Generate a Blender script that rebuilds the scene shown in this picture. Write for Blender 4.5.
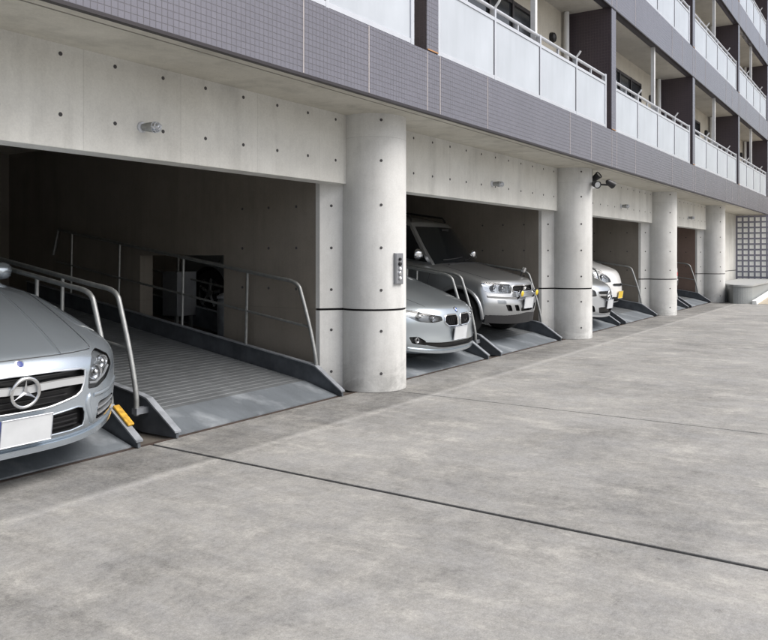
import bpy, bmesh, math, random
from mathutils import Vector, Matrix
from mathutils.bvhtree import BVHTree
random.seed(7)
R = math.radians
for o in list(bpy.data.objects): bpy.data.objects.remove(o)
scene = bpy.context.scene
col = scene.collection

# ------------------------------------------------------------------ camera, sky, sun, exposure
cam_d = bpy.data.cameras.new('camera'); cam = bpy.data.objects.new('camera', cam_d); col.objects.link(cam)
TH = math.atan2(517.0, 776.0)                       # angle between view axis and the facade line (+X)
cam.location = (0, 0, 1.45)
cam.rotation_euler = (R(90), 0, TH - R(90))
cam_d.sensor_fit = 'HORIZONTAL'; cam_d.sensor_width = 36
cam_d.lens = 36 * 776.0 / 768.0
cam_d.shift_y = -(320 - 254.5) / 768.0
cam_d.clip_start = 0.05; cam_d.clip_end = 3000
scene.camera = cam
scene.render.resolution_x = 1024; scene.render.resolution_y = 853

SUN_EL, SUN_AZ = R(52), R(165)                      # azimuth clockwise from +Y
world = bpy.data.worlds.new('World'); scene.world = world; world.use_nodes = True
wn = world.node_tree.nodes; wl = world.node_tree.links; wn.clear()
wo = wn.new('ShaderNodeOutputWorld'); wb = wn.new('ShaderNodeBackground'); sky = wn.new('ShaderNodeTexSky')
hs = wn.new('ShaderNodeHueSaturation')
sky.sky_type = 'NISHITA'; sky.sun_disc = False; sky.sun_elevation = SUN_EL; sky.sun_rotation = SUN_AZ
sky.air_density = 1.0; sky.dust_density = 5.0; sky.ozone_density = 1.0
hs.inputs['Saturation'].default_value = 0.58
wl.new(sky.outputs[0], hs.inputs['Color']); wl.new(hs.outputs[0], wb.inputs['Color']); wl.new(wb.outputs[0], wo.inputs['Surface'])
wb.inputs['Strength'].default_value = 0.11
sun_d = bpy.data.lights.new('sun', 'SUN'); sun_d.energy = 1.3; sun_d.angle = R(40); sun_d.color = (1.0, 0.985, 0.96)
sun = bpy.data.objects.new('sun', sun_d); col.objects.link(sun)
sdir = Vector((math.sin(SUN_AZ) * math.cos(SUN_EL), math.cos(SUN_AZ) * math.cos(SUN_EL), math.sin(SUN_EL)))
sun.location = (0, -20, 30); sun.rotation_euler = sdir.to_track_quat('Z', 'Y').to_euler()
vs = scene.view_settings; vs.view_transform = 'Standard'; vs.look = 'None'; vs.exposure = 0.76; vs.gamma = 1.0
vs.use_curve_mapping = False

# ------------------------------------------------------------------ materials
class NT:
    def __init__(s, name):
        s.m = bpy.data.materials.new(name); s.m.use_nodes = True
        s.n = s.m.node_tree.nodes; s.l = s.m.node_tree.links
        s.b = s.n['Principled BSDF']
    def node(s, t, **k):
        n = s.n.new(t)
        for a, v in k.items(): setattr(n, a, v)
        return n
    def link(s, a, b): s.l.new(a, b)
    def setv(s, n, i, v):
        if hasattr(v, 'is_linked') or isinstance(v, bpy.types.NodeSocket): s.l.new(v, n.inputs[i])
        else: n.inputs[i].default_value = v
    def coord(s, out='Object'):
        return s.node('ShaderNodeTexCoord').outputs[out]
    def mapping(s, v, scale=(1, 1, 1), loc=(0, 0, 0), rot=(0, 0, 0)):
        n = s.node('ShaderNodeMapping'); s.link(v, n.inputs[0])
        n.inputs['Scale'].default_value = scale; n.inputs['Location'].default_value = loc; n.inputs['Rotation'].default_value = rot
        return n.outputs[0]
    def noise(s, v, scale, detail=4, rough=.55, dist=0):
        n = s.node('ShaderNodeTexNoise'); s.link(v, n.inputs['Vector'])
        n.inputs['Scale'].default_value = scale; n.inputs['Detail'].default_value = detail
        n.inputs['Roughness'].default_value = rough; n.inputs['Distortion'].default_value = dist
        return n.outputs['Fac']
    def math(s, op, a, b=0.0, c=None, clamp=False):
        n = s.node('ShaderNodeMath', operation=op); n.use_clamp = clamp
        s.setv(n, 0, a); s.setv(n, 1, b)
        if c is not None: s.setv(n, 2, c)
        return n.outputs[0]
    def ramp(s, f, stops):
        n = s.node('ShaderNodeValToRGB'); s.link(f, n.inputs[0]); e = n.color_ramp.elements
        while len(e) < len(stops): e.new(0.5)
        for x, (p, c) in zip(e, stops):
            x.position = p; x.color = (c, c, c, 1) if not isinstance(c, tuple) else (*c, 1)
        return n.outputs[0]
    def mix(s, f, a, b, mode='MIX'):
        n = s.node('ShaderNodeMix', data_type='RGBA', blend_type=mode)
        s.setv(n, 0, f)
        for i, v in ((6, a), (7, b)):
            if isinstance(v, tuple): n.inputs[i].default_value = (*v, 1)
            else: s.link(v, n.inputs[i])
        return n.outputs[2]
    def sep(s, v):
        n = s.node('ShaderNodeSeparateXYZ'); s.link(v, n.inputs[0]); return n.outputs
    def comb(s, x, y, z=0.0):
        n = s.node('ShaderNodeCombineXYZ')
        for i, v in enumerate((x, y, z)): s.setv(n, i, v)
        return n.outputs[0]
    def bump(s, h, strength=.3, dist=.01):
        n = s.node('ShaderNodeBump'); s.link(h, n.inputs['Height'])
        n.inputs['Strength'].default_value = strength; n.inputs['Distance'].default_value = dist
        s.link(n.outputs[0], s.b.inputs['Normal'])
    def color(s, c):
        if isinstance(c, tuple): s.b.inputs['Base Color'].default_value = (*c, 1)
        else: s.link(c, s.b.inputs['Base Color'])
    def p(s, **k):
        for a, v in k.items():
            s.setv(s.b, {'rough': 'Roughness', 'metal': 'Metallic', 'coat': 'Coat Weight', 'coatr': 'Coat Roughness', 'spec': 'Specular IOR Level', 'trans': 'Transmission Weight', 'ior': 'IOR', 'alpha': 'Alpha'}[a], v)
        return s

def mat_plain(name, c, rough=.5, metal=0, vary=.12, scale=6, **k):
    t = NT(name); v = t.coord()
    n = t.noise(v, scale, 5)
    f = t.ramp(n, [(.3, 1 - vary), (.7, 1 + vary * .5)])
    t.color(t.mix(1.0, c, f, 'MULTIPLY')); t.p(rough=rough, metal=metal, **k)
    t.link(t.math('MULTIPLY_ADD', n, .25, rough - .12), t.b.inputs['Roughness'])
    return t.m

def mat_concrete(name, c, seam=True, streak=.6, sx=.912, x0=0.0, rowh=40.0):
    t = NT(name); v = t.coord()
    x, y, z = t.sep(v)
    big = t.noise(v, .9, 6, .6); mid = t.noise(v, 3.2, 10, .74, .4); fine = t.noise(v, 70, 4, .65)
    st = t.noise(t.mapping(v, (14, 14, .8)), 1, 4, .6)                # rain streaks
    f = t.math('MULTIPLY_ADD', big, .40, .58)
    f = t.math('MULTIPLY_ADD', mid, .32, f); f = t.math('MULTIPLY_ADD', t.math('SUBTRACT', st, .5), .22 * streak, f)
    f = t.math('MULTIPLY_ADD', t.math('SUBTRACT', fine, .5), .26, f)
    c2 = t.mix(big, (c[0] * 1.0, c[1] * .985, c[2] * .95), (c[0] * .97, c[1] * .985, c[2] * 1.0))
    ck = t.noise(t.mapping(v, (3.0, 3.0, .5), (4, 2, 1)), 1, 4, .6)     # long dirty runs
    f = t.math('SUBTRACT', f, t.math('MULTIPLY', t.ramp(ck, [(.50, 0.0), (.70, 1.0)]), .24 * streak))
    sm = t.noise(t.mapping(v, (1.2, 1.2, 2.5), (9, 1, 3)), 2.0, 8, .72, .8)
    low = t.math('SUBTRACT', 1.0, t.math('MULTIPLY', z, 2.2), clamp=True)              # scuffed foot
    f = t.math('SUBTRACT', f, t.math('MULTIPLY', t.math('MULTIPLY', low, t.ramp(sm, [(.42, 0.0), (.6, 1.0)])), .26))
    hi = t.math('MULTIPLY', t.math('SUBTRACT', t.math('MULTIPLY_ADD', t.math('SUBTRACT', st, .5), .7, z), 2.62), 4.0, clamp=True)   # grime from the soffit, plus some of its shade painted into the colour
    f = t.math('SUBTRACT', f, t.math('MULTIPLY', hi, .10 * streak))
    if seam:
        br = t.node('ShaderNodeTexBrick'); br.offset = 0; br.squash = 1
        t.link(t.comb(t.math('ADD', t.math('ADD', x, y), 20 + x0), t.math('ADD', z, rowh * 2 - .865), 0), br.inputs['Vector'])
        br.inputs['Scale'].default_value = 1; br.inputs['Brick Width'].default_value = sx; br.inputs['Row Height'].default_value = rowh
        br.inputs['Mortar Size'].default_value = .005; br.inputs['Mortar Smooth'].default_value = .6
        br.inputs['Color1'].default_value = (1, 1, 1, 1); br.inputs['Color2'].default_value = (.95, .95, .95, 1); br.inputs['Mortar'].default_value = (.85, .85, .85, 1)
        col1 = t.mix(1.0, c2, br.outputs['Color'], 'MULTIPLY')
        h = t.math('MULTIPLY_ADD', br.outputs['Fac'], -.5, t.math('MULTIPLY', mid, .4))
    else:
        col1 = c2; h = t.math('MULTIPLY_ADD', fine, .3, t.math('MULTIPLY', mid, .5))
    t.color(t.mix(1.0, col1, t.comb(f, f, f), 'MULTIPLY'))
    t.p(rough=.72, spec=.35); t.bump(h, .25, .006)
    return t.m

def mat_ground():
    t = NT('ground_concrete'); v = t.coord(); x, y, z = t.sep(v)
    big = t.noise(v, .45, 4, .55, .2); mid = t.noise(v, 1.3, 12, .68, .15)
    mott = t.noise(t.mapping(v, (1, 1, 1), (3, 8, 0)), 9, 12, .82, .1); fine = t.noise(v, 42, 6, .8); grit = t.noise(v, 150, 3, .7)
    st1 = t.noise(t.mapping(v, (3.4, .55, 1), (2, 1, 0), (0, 0, .10)), 1.3, 10, .68, .1)     # tyre and wash streaks, across the drive into the bays
    st2 = t.noise(t.mapping(v, (9.0, .8, 1), (5, 1, 0), (0, 0, -.16)), 1.0, 8, .7, .1)
    f = t.math('MULTIPLY_ADD', t.math('SUBTRACT', big, .5), .36, 1.0)
    f = t.math('MULTIPLY_ADD', t.math('SUBTRACT', mid, .5), .58, f)
    f = t.math('MULTIPLY_ADD', t.math('SUBTRACT', st1, .5), .42, f)
    f = t.math('MULTIPLY_ADD', t.math('SUBTRACT', st2, .5), .40, f)
    f = t.math('MULTIPLY_ADD', t.math('SUBTRACT', mott, .5), 1.05, f)
    f = t.math('MULTIPLY_ADD', t.math('SUBTRACT', fine, .5), 1.0, f)
    f = t.math('MULTIPLY_ADD', t.math('SUBTRACT', grit, .5), .85, f)
    # grime strip in front of the ramps and the pale lime line under the drip edge of the facade
    wob = t.math('MULTIPLY_ADD', t.math('SUBTRACT', mid, .5), .75, y)
    grime = t.math('MULTIPLY', t.ramp(t.math('MULTIPLY_ADD', wob, .5, -1.05, clamp=True), [(.93, 0.0), (1.0, 1.0)]), t.ramp(mid, [(.38, .15), (.56, 1.0)]))
    f = t.math('SUBTRACT', f, t.math('MULTIPLY', grime, .38))
    ln = t.math('ABSOLUTE', t.math('SUBTRACT', t.math('MULTIPLY_ADD', t.math('SUBTRACT', mott, .5), .12, y), 4.03))
    ln = t.math('SUBTRACT', 1.0, t.math('MULTIPLY', ln, 13), clamp=True)
    f = t.math('ADD', f, t.math('MULTIPLY', t.math('MULTIPLY', ln, .36), t.ramp(mid, [(.36, .4), (.52, 1.0)])))
    sp = t.noise(t.mapping(v, (1, 1, 1), (7, 3, 0)), .75, 13, .76, .3)                       # dark stains
    f = t.math('SUBTRACT', f, t.math('MULTIPLY', t.ramp(sp, [(.48, 0.0), (.62, 1.0)]), .21))
    sc = t.noise(t.mapping(v, (1.5, 1, 1), (1, 9, 0), (0, 0, .35)), 1.7, 14, .80, .3)           # pale scuffs
    f = t.math('ADD', f, t.math('MULTIPLY', t.ramp(sc, [(.54, 0.0), (.62, 1.0)]), .20))
    vo = t.node('ShaderNodeTexVoronoi'); t.link(v, vo.inputs['Vector']); vo.inputs['Scale'].default_value = 1.7; vo.inputs['Randomness'].default_value = 1
    dr = t.math('LESS_THAN', t.math('MULTIPLY_ADD', t.math('SUBTRACT', mott, .5), .10, vo.outputs['Distance']), .035)
    f = t.math('SUBTRACT', f, t.math('MULTIPLY', dr, .22))                                    # oil drips
    tint = t.mix(t.ramp(sc, [(.40, 0.0), (.62, 1.0)]), (.272, .270, .264), (.312, .304, .284))
    t.color(t.mix(1.0, tint, t.comb(f, f, f), 'MULTIPLY'))
    t.p(rough=.78, spec=.3)
    t.bump(t.math('ADD', t.math('MULTIPLY', fine, .5), t.math('MULTIPLY', mott, .8)), .35, .006)
    return t.m

def mat_tile(name, c, w=.05, hgt=.05, mortar=(.2, .19, .2), rough=.14, var=.05):
    t = NT(name); v = t.coord(); x, y, z = t.sep(v)
    br = t.node('ShaderNodeTexBrick'); br.offset = 0; br.squash = 1
    t.link(t.comb(t.math('ADD', t.math('ADD', x, y), 40.03), t.math('ADD', z, 10.0), 0), br.inputs['Vector'])
    br.inputs['Scale'].default_value = 1; br.inputs['Brick Width'].default_value = w; br.inputs['Row Height'].default_value = hgt
    br.inputs['Mortar Size'].default_value = .0032; br.inputs['Mortar Smooth'].default_value = .3; br.inputs['Bias'].default_value = 0
    br.inputs['Color1'].default_value = (*[k * (1 - var) for k in c], 1); br.inputs['Color2'].default_value = (*[k * (1 + var) for k in c], 1)
    br.inputs['Mortar'].default_value = (*mortar, 1)
    dirt = t.noise(t.mapping(v, (1.3, 1.3, .7)), 1.2, 5, .6)
    f = t.ramp(dirt, [(.3, .90), (.65, 1.03)])
    t.color(t.mix(1.0, br.outputs['Color'], f, 'MULTIPLY'))
    t.link(t.math('MULTIPLY_ADD', br.outputs['Fac'], .5, t.math('MULTIPLY_ADD', dirt, .2, rough - .1)), t.b.inputs['Roughness'])
    wv = t.noise(v, 9, 3)
    t.bump(t.math('MULTIPLY_ADD', br.outputs['Fac'], -1.0, t.math('MULTIPLY', wv, .3)), .35, .003)
    t.p(spec=.85)
    return t.m

def mat_paint(name, c, metal=.88, rough=.30):
    t = NT(name); v = t.coord()
    n = t.noise(v, 900, 2); d = t.noise(v, 2.2, 4)
    f = t.math('MULTIPLY_ADD', t.math('SUBTRACT', n, .5), .16, t.math('MULTIPLY_ADD', d, .08, .96))
    t.color(t.mix(1.0, c, t.comb(f, f, f), 'MULTIPLY')); t.p(metal=metal, rough=rough, coat=1.0, coatr=.05)
    return t.m

def mat_deck(name, c1, c2):
    t = NT(name); v = t.coord()
    a = t.noise(v, 1.6, 6, .62, .7); b = t.noise(t.mapping(v, (5, 1.2, 5)), 1.3, 5, .65); c = t.noise(v, 60, 3)
    f = t.math('MULTIPLY_ADD', t.math('SUBTRACT', a, .5), .5, 1.0)
    f = t.math('MULTIPLY_ADD', t.math('SUBTRACT', b, .5), .55, f); f = t.math('MULTIPLY_ADD', t.math('SUBTRACT', c, .5), .2, f)
    wear = t.ramp(t.noise(t.mapping(v, (1.6, 1.3, 1.3), (2, 0, 0)), 1.5, 4, .55), [(.50, 0.0), (.66, 1.0)])
    base = t.mix(t.math('MULTIPLY', wear, .65), c1, c2)
    t.color(t.mix(1.0, base, t.comb(f, f, f), 'MULTIPLY'))
    t.p(metal=.35, spec=.4); t.link(t.math('MULTIPLY_ADD', a, .3, .42), t.b.inputs['Roughness']); t.bump(c, .12, .003)
    return t.m

def mat_lens():
    m = bpy.data.materials.new('clear_lens'); m.use_nodes = True; n = m.node_tree.nodes; l = m.node_tree.links; n.clear()
    o = n.new('ShaderNodeOutputMaterial'); mx = n.new('ShaderNodeMixShader'); tr = n.new('ShaderNodeBsdfTransparent'); gl = n.new('ShaderNodeBsdfGlossy')
    fr = n.new('ShaderNodeFresnel'); fr.inputs['IOR'].default_value = 1.5; gl.inputs['Roughness'].default_value = .03
    tr.inputs['Color'].default_value = (.9, .92, .94, 1)
    l.new(fr.outputs[0], mx.inputs[0]); l.new(tr.outputs[0], mx.inputs[1]); l.new(gl.outputs[0], mx.inputs[2]); l.new(mx.outputs[0], o.inputs[0])
    return m

def mat_frost():
    t = NT('frosted_glass'); v = t.coord()
    n = t.noise(t.mapping(v, (1, 1, .6)), 1.4, 4, .5); d = t.noise(t.mapping(v, (5, 5, .8)), 1.2, 4)
    f = t.math('MULTIPLY_ADD', n, .5, t.math('MULTIPLY_ADD', d, .18, .62))  # uneven tone painted in, suggesting the interior shading behind the panels
    t.color(t.mix(1.0, (.49, .525, .57), t.comb(f, f, f), 'MULTIPLY')); t.p(rough=.16, spec=.6)
    return t.m

M = {}
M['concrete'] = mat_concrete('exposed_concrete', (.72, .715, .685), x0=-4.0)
M['concrete_col'] = mat_concrete('column_concrete', (.70, .70, .69), sx=30, streak=.6, rowh=1.82)
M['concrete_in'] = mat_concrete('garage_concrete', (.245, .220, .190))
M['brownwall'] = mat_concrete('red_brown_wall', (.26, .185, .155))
M['soffit'] = mat_concrete('soffit_concrete', (.62, .595, .53), seam=False, streak=.7)
M['ceiling'] = mat_concrete('balcony_plaster', (.60, .58, .54), seam=False, streak=.4)
M['ground'] = mat_ground()
M['joint'] = mat_plain('joint_filler', (.010, .0095, .011), .85)
M['joint_grey'] = mat_plain('soffit_groove', (.26, .25, .22), .8)
M['plug'] = mat_plain('tie_hole_plug', (.07, .067, .07), .85)
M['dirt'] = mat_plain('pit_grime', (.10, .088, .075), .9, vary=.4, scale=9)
M['tile'] = mat_tile('mauve_grey_tile', (.140, .136, .166), mortar=(.060, .057, .070))
M['darktile'] = mat_tile('dark_brown_tile', (.050, .036, .048), mortar=(.10, .08, .09), rough=.35)
M['drip'] = mat_plain('drip_edge_metal', (.022, .018, .022), .5)
M['sealant'] = mat_plain('beige_sealant', (.40, .37, .37), .7)
M['rustseal'] = mat_plain('rusty_sealant', (.42, .22, .10), .8)
M['frost'] = mat_frost()
M['alu'] = mat_plain('satin_aluminium', (.60, .62, .66), .34, .35, .05)
M['galv'] = mat_plain('galvanised_tube', (.36, .37, .365), .48, .75, .2, 20)
M['deck'] = mat_deck('ribbed_deck_steel', (.150, .160, .168), (.24, .255, .265))
M['ramp'] = mat_deck('ramp_plate_steel', (.17, .19, .21), (.42, .45, .48))
M['curbsteel'] = mat_plain('curb_steel', (.31, .33, .36), .48, .4, .35, 9)
M['curbweb'] = mat_plain('curb_web_steel', (.10, .11, .125), .6, .3, .4, 6)
M['yellow'] = mat_plain('yellow_paint', (.60, .34, .03), .6, 0, .5, 22)
M['rust'] = mat_plain('rusty_steel', (.07, .05, .042), .8, .2, .4, 12)
M['sash'] = mat_plain('bronze_sash', (.035, .03, .032), .4, .3)
M['pane'] = mat_plain('window_glass', (.035, .04, .045), .12, 0, .1, 1, spec=.8)
M['white'] = mat_plain('white_paint', (.78, .79, .80), .4, 0, .06)
M['cream'] = mat_concrete('cream_wall', (.66, .62, .54), seam=False, streak=.3)
M['black'] = mat_plain('black_plastic', (.018, .018, .02), .45)
M['mesh'] = mat_plain('black_mesh', (.012, .012, .013), .5)
M['tyre'] = mat_plain('tyre_rubber', (.022, .022, .023), .75)
M['rim'] = mat_plain('alloy_rim', (.55, .56, .58), .3, .8, .05)
M['chrome'] = mat_plain('chrome', (.80, .81, .83), .18, 1.0, .04)
M['glass'] = mat_plain('car_glass', (.012, .014, .016), .12, 0, .05, 2, spec=.7)
M['lens'] = mat_lens()
M['reflector'] = mat_plain('lamp_reflector', (.62, .64, .67), .22, .9, .1, 30)
M['lampdark'] = mat_plain('lamp_housing', (.24, .25, .26), .3, .6)
M['amber'] = mat_plain('amber_lens', (.75, .33, .02), .2)
M['foglens'] = mat_plain('yellow_fog_lens', (.85, .60, .04), .15)
M['red'] = mat_plain('red_lens', (.55, .015, .02), .2)
M['plate'] = mat_plain('white_plate', (.60, .62, .64), .4, 0, .12, 6)
M['plate_blue'] = mat_plain('plate_band', (.05, .07, .25), .4)
M['plate_yellow'] = mat_plain('yellow_plate', (.80, .55, .05), .4)
M['blue'] = mat_plain('enamel_blue', (.03, .12, .5), .25)
M['silver_a'] = mat_paint('silver_blue_paint', (.48, .54, .60), .76, .27)
M['silver_b'] = mat_paint('silver_paint', (.46, .51, .55), .78, .28)
M['silver_c'] = mat_paint('grey_silver_paint', (.42, .435, .45), .82, .33)
M['silver_e'] = mat_paint('pale_trim_paint', (.66, .68, .70), .45, .3)
M['silver_d'] = mat_paint('bright_silver_paint', (.56, .585, .61), .7, .3)
M['white_p'] = mat_paint('white_car_paint', (.80, .80, .79), 0, .3)
M['granite'] = mat_plain('grey_granite', (.27, .285, .285), .6, 0, .12, 40)
M['granite_top'] = mat_plain('light_granite', (.36, .37, .37), .65, 0, .12, 40)
M['sand'] = mat_plain('sandy_gravel', (.46, .40, .31), .9, 0, .35, 30)
M['block'] = mat_plain('white_block', (.86, .87, .86), .55, 0, .2, 8)
M['mullion'] = mat_plain('block_mortar', (.22, .22, .28), .6)
M['panelsteel'] = mat_plain('stainless_panel', (.30, .31, .33), .42, .6, .15)

# ------------------------------------------------------------------ mesh helpers
class MB:
    def __init__(s): s.v = []; s.f = []; s.mi = []
    def add(s, vs, fs, mi=0):
        o = len(s.v); s.v += [tuple(p) for p in vs]; s.f += [tuple(i + o for i in q) for q in fs]; s.mi += [mi] * len(fs); return s
    def box(s, x0, x1, y0, y1, z0, z1, mi=0):
        return s.add([(x0, y0, z0), (x1, y0, z0), (x1, y1, z0), (x0, y1, z0), (x0, y0, z1), (x1, y0, z1), (x1, y1, z1), (x0, y1, z1)],
              [(0, 3, 2, 1), (4, 5, 6, 7), (0, 1, 5, 4), (1, 2, 6, 5), (2, 3, 7, 6), (3, 0, 4, 7)], mi)
    def prism_x(s, pts, x0, x1, mi=0):      # pts (y,z) counter-clockwise
        n = len(pts)
        return s.add([(x0, y, z) for y, z in pts] + [(x1, y, z) for y, z in pts],
              [tuple(range(n))[::-1], tuple(range(n, 2 * n))] + [(i, (i + 1) % n, n + (i + 1) % n, n + i) for i in range(n)], mi)
    def tube(s, pts, r, n=10, closed=False, mi=0):
        pts = [Vector(p) for p in pts]; m = len(pts); vs = []; rr = r if isinstance(r, (list, tuple)) else [r] * m
        up = None
        for i, p in enumerate(pts):
            a = pts[i - 1] if (i > 0 or closed) else p
            b = pts[(i + 1) % m] if (i < m - 1 or closed) else p
            d = (b - a).normalized()
            if up is None:
                up = d.cross(Vector((0, 0, 1)))
                if up.length < .1: up = d.cross(Vector((1, 0, 0)))
            up = (up - d * up.dot(d)).normalized(); w = d.cross(up)
            for k in range(n):
                t = 2 * math.pi * k / n; vs.append(p + (up * math.cos(t) + w * math.sin(t)) * rr[i])
        fs = []
        for i in range(m if closed else m - 1):
            j = (i + 1) % m
            for k in range(n): fs.append((i * n + k, i * n + (k + 1) % n, j * n + (k + 1) % n, j * n + k))
        if not closed: fs += [tuple(range(n))[::-1], tuple(range((m - 1) * n, m * n))]
        return s.add(vs, fs, mi)
    def lathe(s, prof, c, axis, n=24, mi=0, cap=True):   # prof: (r, t along axis)
        ax = Vector(axis).normalized(); u = ax.orthogonal().normalized(); w = ax.cross(u); c = Vector(c); vs = []
        for r, t in prof:
            for k in range(n):
                a = 2 * math.pi * k / n; vs.append(c + ax * t + (u * math.cos(a) + w * math.sin(a)) * r)
        fs = [(i * n + k, i * n + (k + 1) % n, (i + 1) * n + (k + 1) % n, (i + 1) * n + k) for i in range(len(prof) - 1) for k in range(n)]
        if cap: fs += [tuple(range(n))[::-1], tuple(range((len(prof) - 1) * n, len(prof) * n))]
        return s.add(vs, fs, mi)
    def mesh(s, name, mats, smooth=False, shift=(0, 0, 0)):
        me = bpy.data.meshes.new(name)
        sx, sy, sz = shift
        me.from_pydata([(a - sx, b - sy, c - sz) for a, b, c in s.v], [], s.f)
        for m in (mats if isinstance(mats, (list, tuple)) else [mats]): me.materials.append(M[m] if isinstance(m, str) else m)
        me.polygons.foreach_set('material_index', s.mi)
        bm = bmesh.new(); bm.from_mesh(me); bmesh.ops.recalc_face_normals(bm, faces=bm.faces); bm.to_mesh(me); bm.free()
        if smooth:
            me.polygons.foreach_set('use_smooth', [True] * len(me.polygons)); me.set_sharp_from_angle(angle=R(38))
        me.update(); return me

def wloc(o):
    v = Vector((0, 0, 0))
    while o: v += Vector(o.location); o = o.parent
    return v
def link(name, me, parent=None, loc=None):
    o = bpy.data.objects.new(name, me); col.objects.link(o)
    if parent: o.parent = parent
    if loc is not None: o.location = loc
    return o
def part(name, mb, mats, parent, smooth=False, bevel=0, label=None):
    o = link(name, mb.mesh(name, mats, smooth, wloc(parent) if parent else (0, 0, 0)), parent)
    if bevel:
        b = o.modifiers.new('bevel', 'BEVEL'); b.width = bevel; b.segments = 2; b.limit_method = 'ANGLE'; b.angle_limit = R(40)
    if label: o['label'] = label
    return o
def inst(name, me, parent, wpos, rot=None):
    o = link(name, me, parent, Vector(wpos) - wloc(parent) if parent else wpos)
    if rot is not None: o.rotation_euler = rot
    return o
def thing(name, label, cat, loc=(0, 0, 0), group=None):
    o = link(name, None, None, loc); o.empty_display_size = .2
    o['label'] = label; o['category'] = cat
    if group: o['group'] = group
    return o
def tag(o, label, cat, group=None):
    o['label'] = label; o['category'] = cat
    if group: o['group'] = group
    return o
def smoothpath(pts, k=5):
    P = [Vector(p) for p in pts]; out = []
    for i in range(len(P) - 1):
        p0 = P[max(i - 1, 0)]; p1 = P[i]; p2 = P[i + 1]; p3 = P[min(i + 2, len(P) - 1)]
        for j in range(k):
            t = j / k
            out.append(.5 * ((2 * p1) + (p2 - p0) * t + (2 * p0 - 5 * p1 + 4 * p2 - p3) * t * t + (3 * p1 - p0 - 3 * p2 + p3) * t ** 3))
    out.append(P[-1]); return out

# ------------------------------------------------------------------ layout numbers (metres)
C0, CS, CY, CR = 7.0, 6.12, 4.806, .36        # first column, spacing, column line, radius
SOF = 2.93                                     # soffit height
BEAM_Y, BEAM_Z = 4.92, 2.20
FY = 4.12                                      # tiled facade plane
FS = 6.22                                      # balcony bay spacing
cols = [C0 + CS * k for k in range(-1, 4)]
SL = .150                                      # slope of the parking pallets
def zdeck(y): return .125 + SL * (y - 5.22)

# ------------------------------------------------------------------ ground
gs = MB(); gs.add([(-300, -300, -.03), (400, -300, -.03), (400, 300, -.03), (-300, 300, -.03)], [(0, 1, 2, 3)])
ground = part('ground', gs, 'ground', None); ground['kind'] = 'structure'
jx = [-14.0, -8.0, -2.1, .95, 3.95, 6.93, 13.05, 19.2, 25.3, 31.4]
for a, b in zip(jx[:-1], jx[1:]):
    wa = .017 if abs(a - 3.95) < .01 else .0095
    wb_ = .017 if abs(b - 3.95) < .01 else .0095
    part('slab', MB().box(a + wa, b - wb_, -14, 4.765, -.12, 0), 'ground', ground, bevel=.004)
for x in jx[1:-1]:
    part('joint_filler', MB().box(x - (.0165 if abs(x - 3.95) < .01 else .009), x + (.0165 if abs(x - 3.95) < .01 else .009), -14, 4.76, -.1, -.008), 'joint', ground)
part('steel_edge', MB().box(-6, 25.0, 4.766, 4.80, -.06, .003), 'rust', ground)
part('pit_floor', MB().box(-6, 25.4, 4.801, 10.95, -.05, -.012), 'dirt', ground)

# ------------------------------------------------------------------ apartment building
bld = thing('apartment_building', 'long apartment block of mauve-grey tile over a row of concrete garage bays', 'building', (13.0, 5.0, 0))
hole_mb = MB().lathe([(.0155, 0), (.0155, .004), (.011, .0045)], (0, 0, 0), (0, 0, 1), 10)
hole_me = hole_mb.mesh('tie_hole', 'plug')
def tie_hole(parent, p, nrm):
    q = Vector(nrm).to_track_quat('Z', 'Y').to_euler()
    return inst('tie_hole', hole_me, parent, Vector(p) - Vector(nrm) * .0015, q)

HZ = [.20, .645, 1.075, 1.52, 1.97, 2.435, 2.862]
GZ0, GZ1, GD = .853, .877, .012
hang = [R(-132), R(-75), R(-42)]
for ci, cx_ in enumerate(cols):
    prof = [(CR - .006, 0), (CR, .006), (CR, GZ0), (CR - GD, GZ0 + .001), (CR - GD, GZ1 - .001), (CR, GZ1), (CR, SOF + .02)]
    co = part('column', MB().lathe(prof, (cx_, CY, 0), (0, 0, 1), 64), 'concrete_col', bld, smooth=True)
    part('groove', MB().lathe([(CR - .009, GZ0 + .002), (CR - .009, GZ1 - .002)], (cx_, CY, 0), (0, 0, 1), 48), 'joint', co, smooth=True)
    for z in HZ:
        for a in (R(-132),):
            tie_hole(co, (cx_ + CR * math.cos(a), CY + CR * math.sin(a), z), (math.cos(a), math.sin(a), 0))
    # pilaster wall behind the column
    x0, x1 = cx_ - .51, cx_ + .51
    def wing(g, z0, z1):                     # plan: flat wings that splay into the round column
        pts = [(x0 + g, 5.20 - g), (x0 + g, 5.145 + g), (cx_ - .31, 4.99 + g), (cx_ + .31, 4.99 + g), (x1 - g, 5.145 + g), (x1 - g, 5.20 - g)]
        n = 6
        return [(x, y, z0) for x, y in pts] + [(x, y, z1) for x, y in pts], [tuple(range(n))[::-1], tuple(range(n, 2 * n))] + [(i, (i + 1) % n, n + (i + 1) % n, n + i) for i in range(n)]
    pi = part('pilaster', MB().add(*wing(0, 0, GZ0)).add(*wing(0, GZ1, SOF)), 'concrete_col', bld)
    part('groove', MB().add(*wing(.011, GZ0 - .002, GZ1 + .002)), 'joint', pi)
    for z in HZ[:5]:
        tie_hole(pi, (x0 + .10, 5.145 - .155 * .5, z), Vector((-.155, -.20, 0)).normalized())
# end wall beyond the last column, on to the block screen
ew = part('end_wall', MB().box(cols[-1] + .545, 31.9, 5.15, 5.40, 0, GZ0).box(cols[-1] + .545, 31.9, 5.15, 5.40, GZ1, SOF), 'concrete', bld)
part('groove', MB().box(cols[-1] + .55, 31.8, 5.162, 5.38, GZ0 - .002, GZ1 + .002), 'joint', ew)
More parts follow.
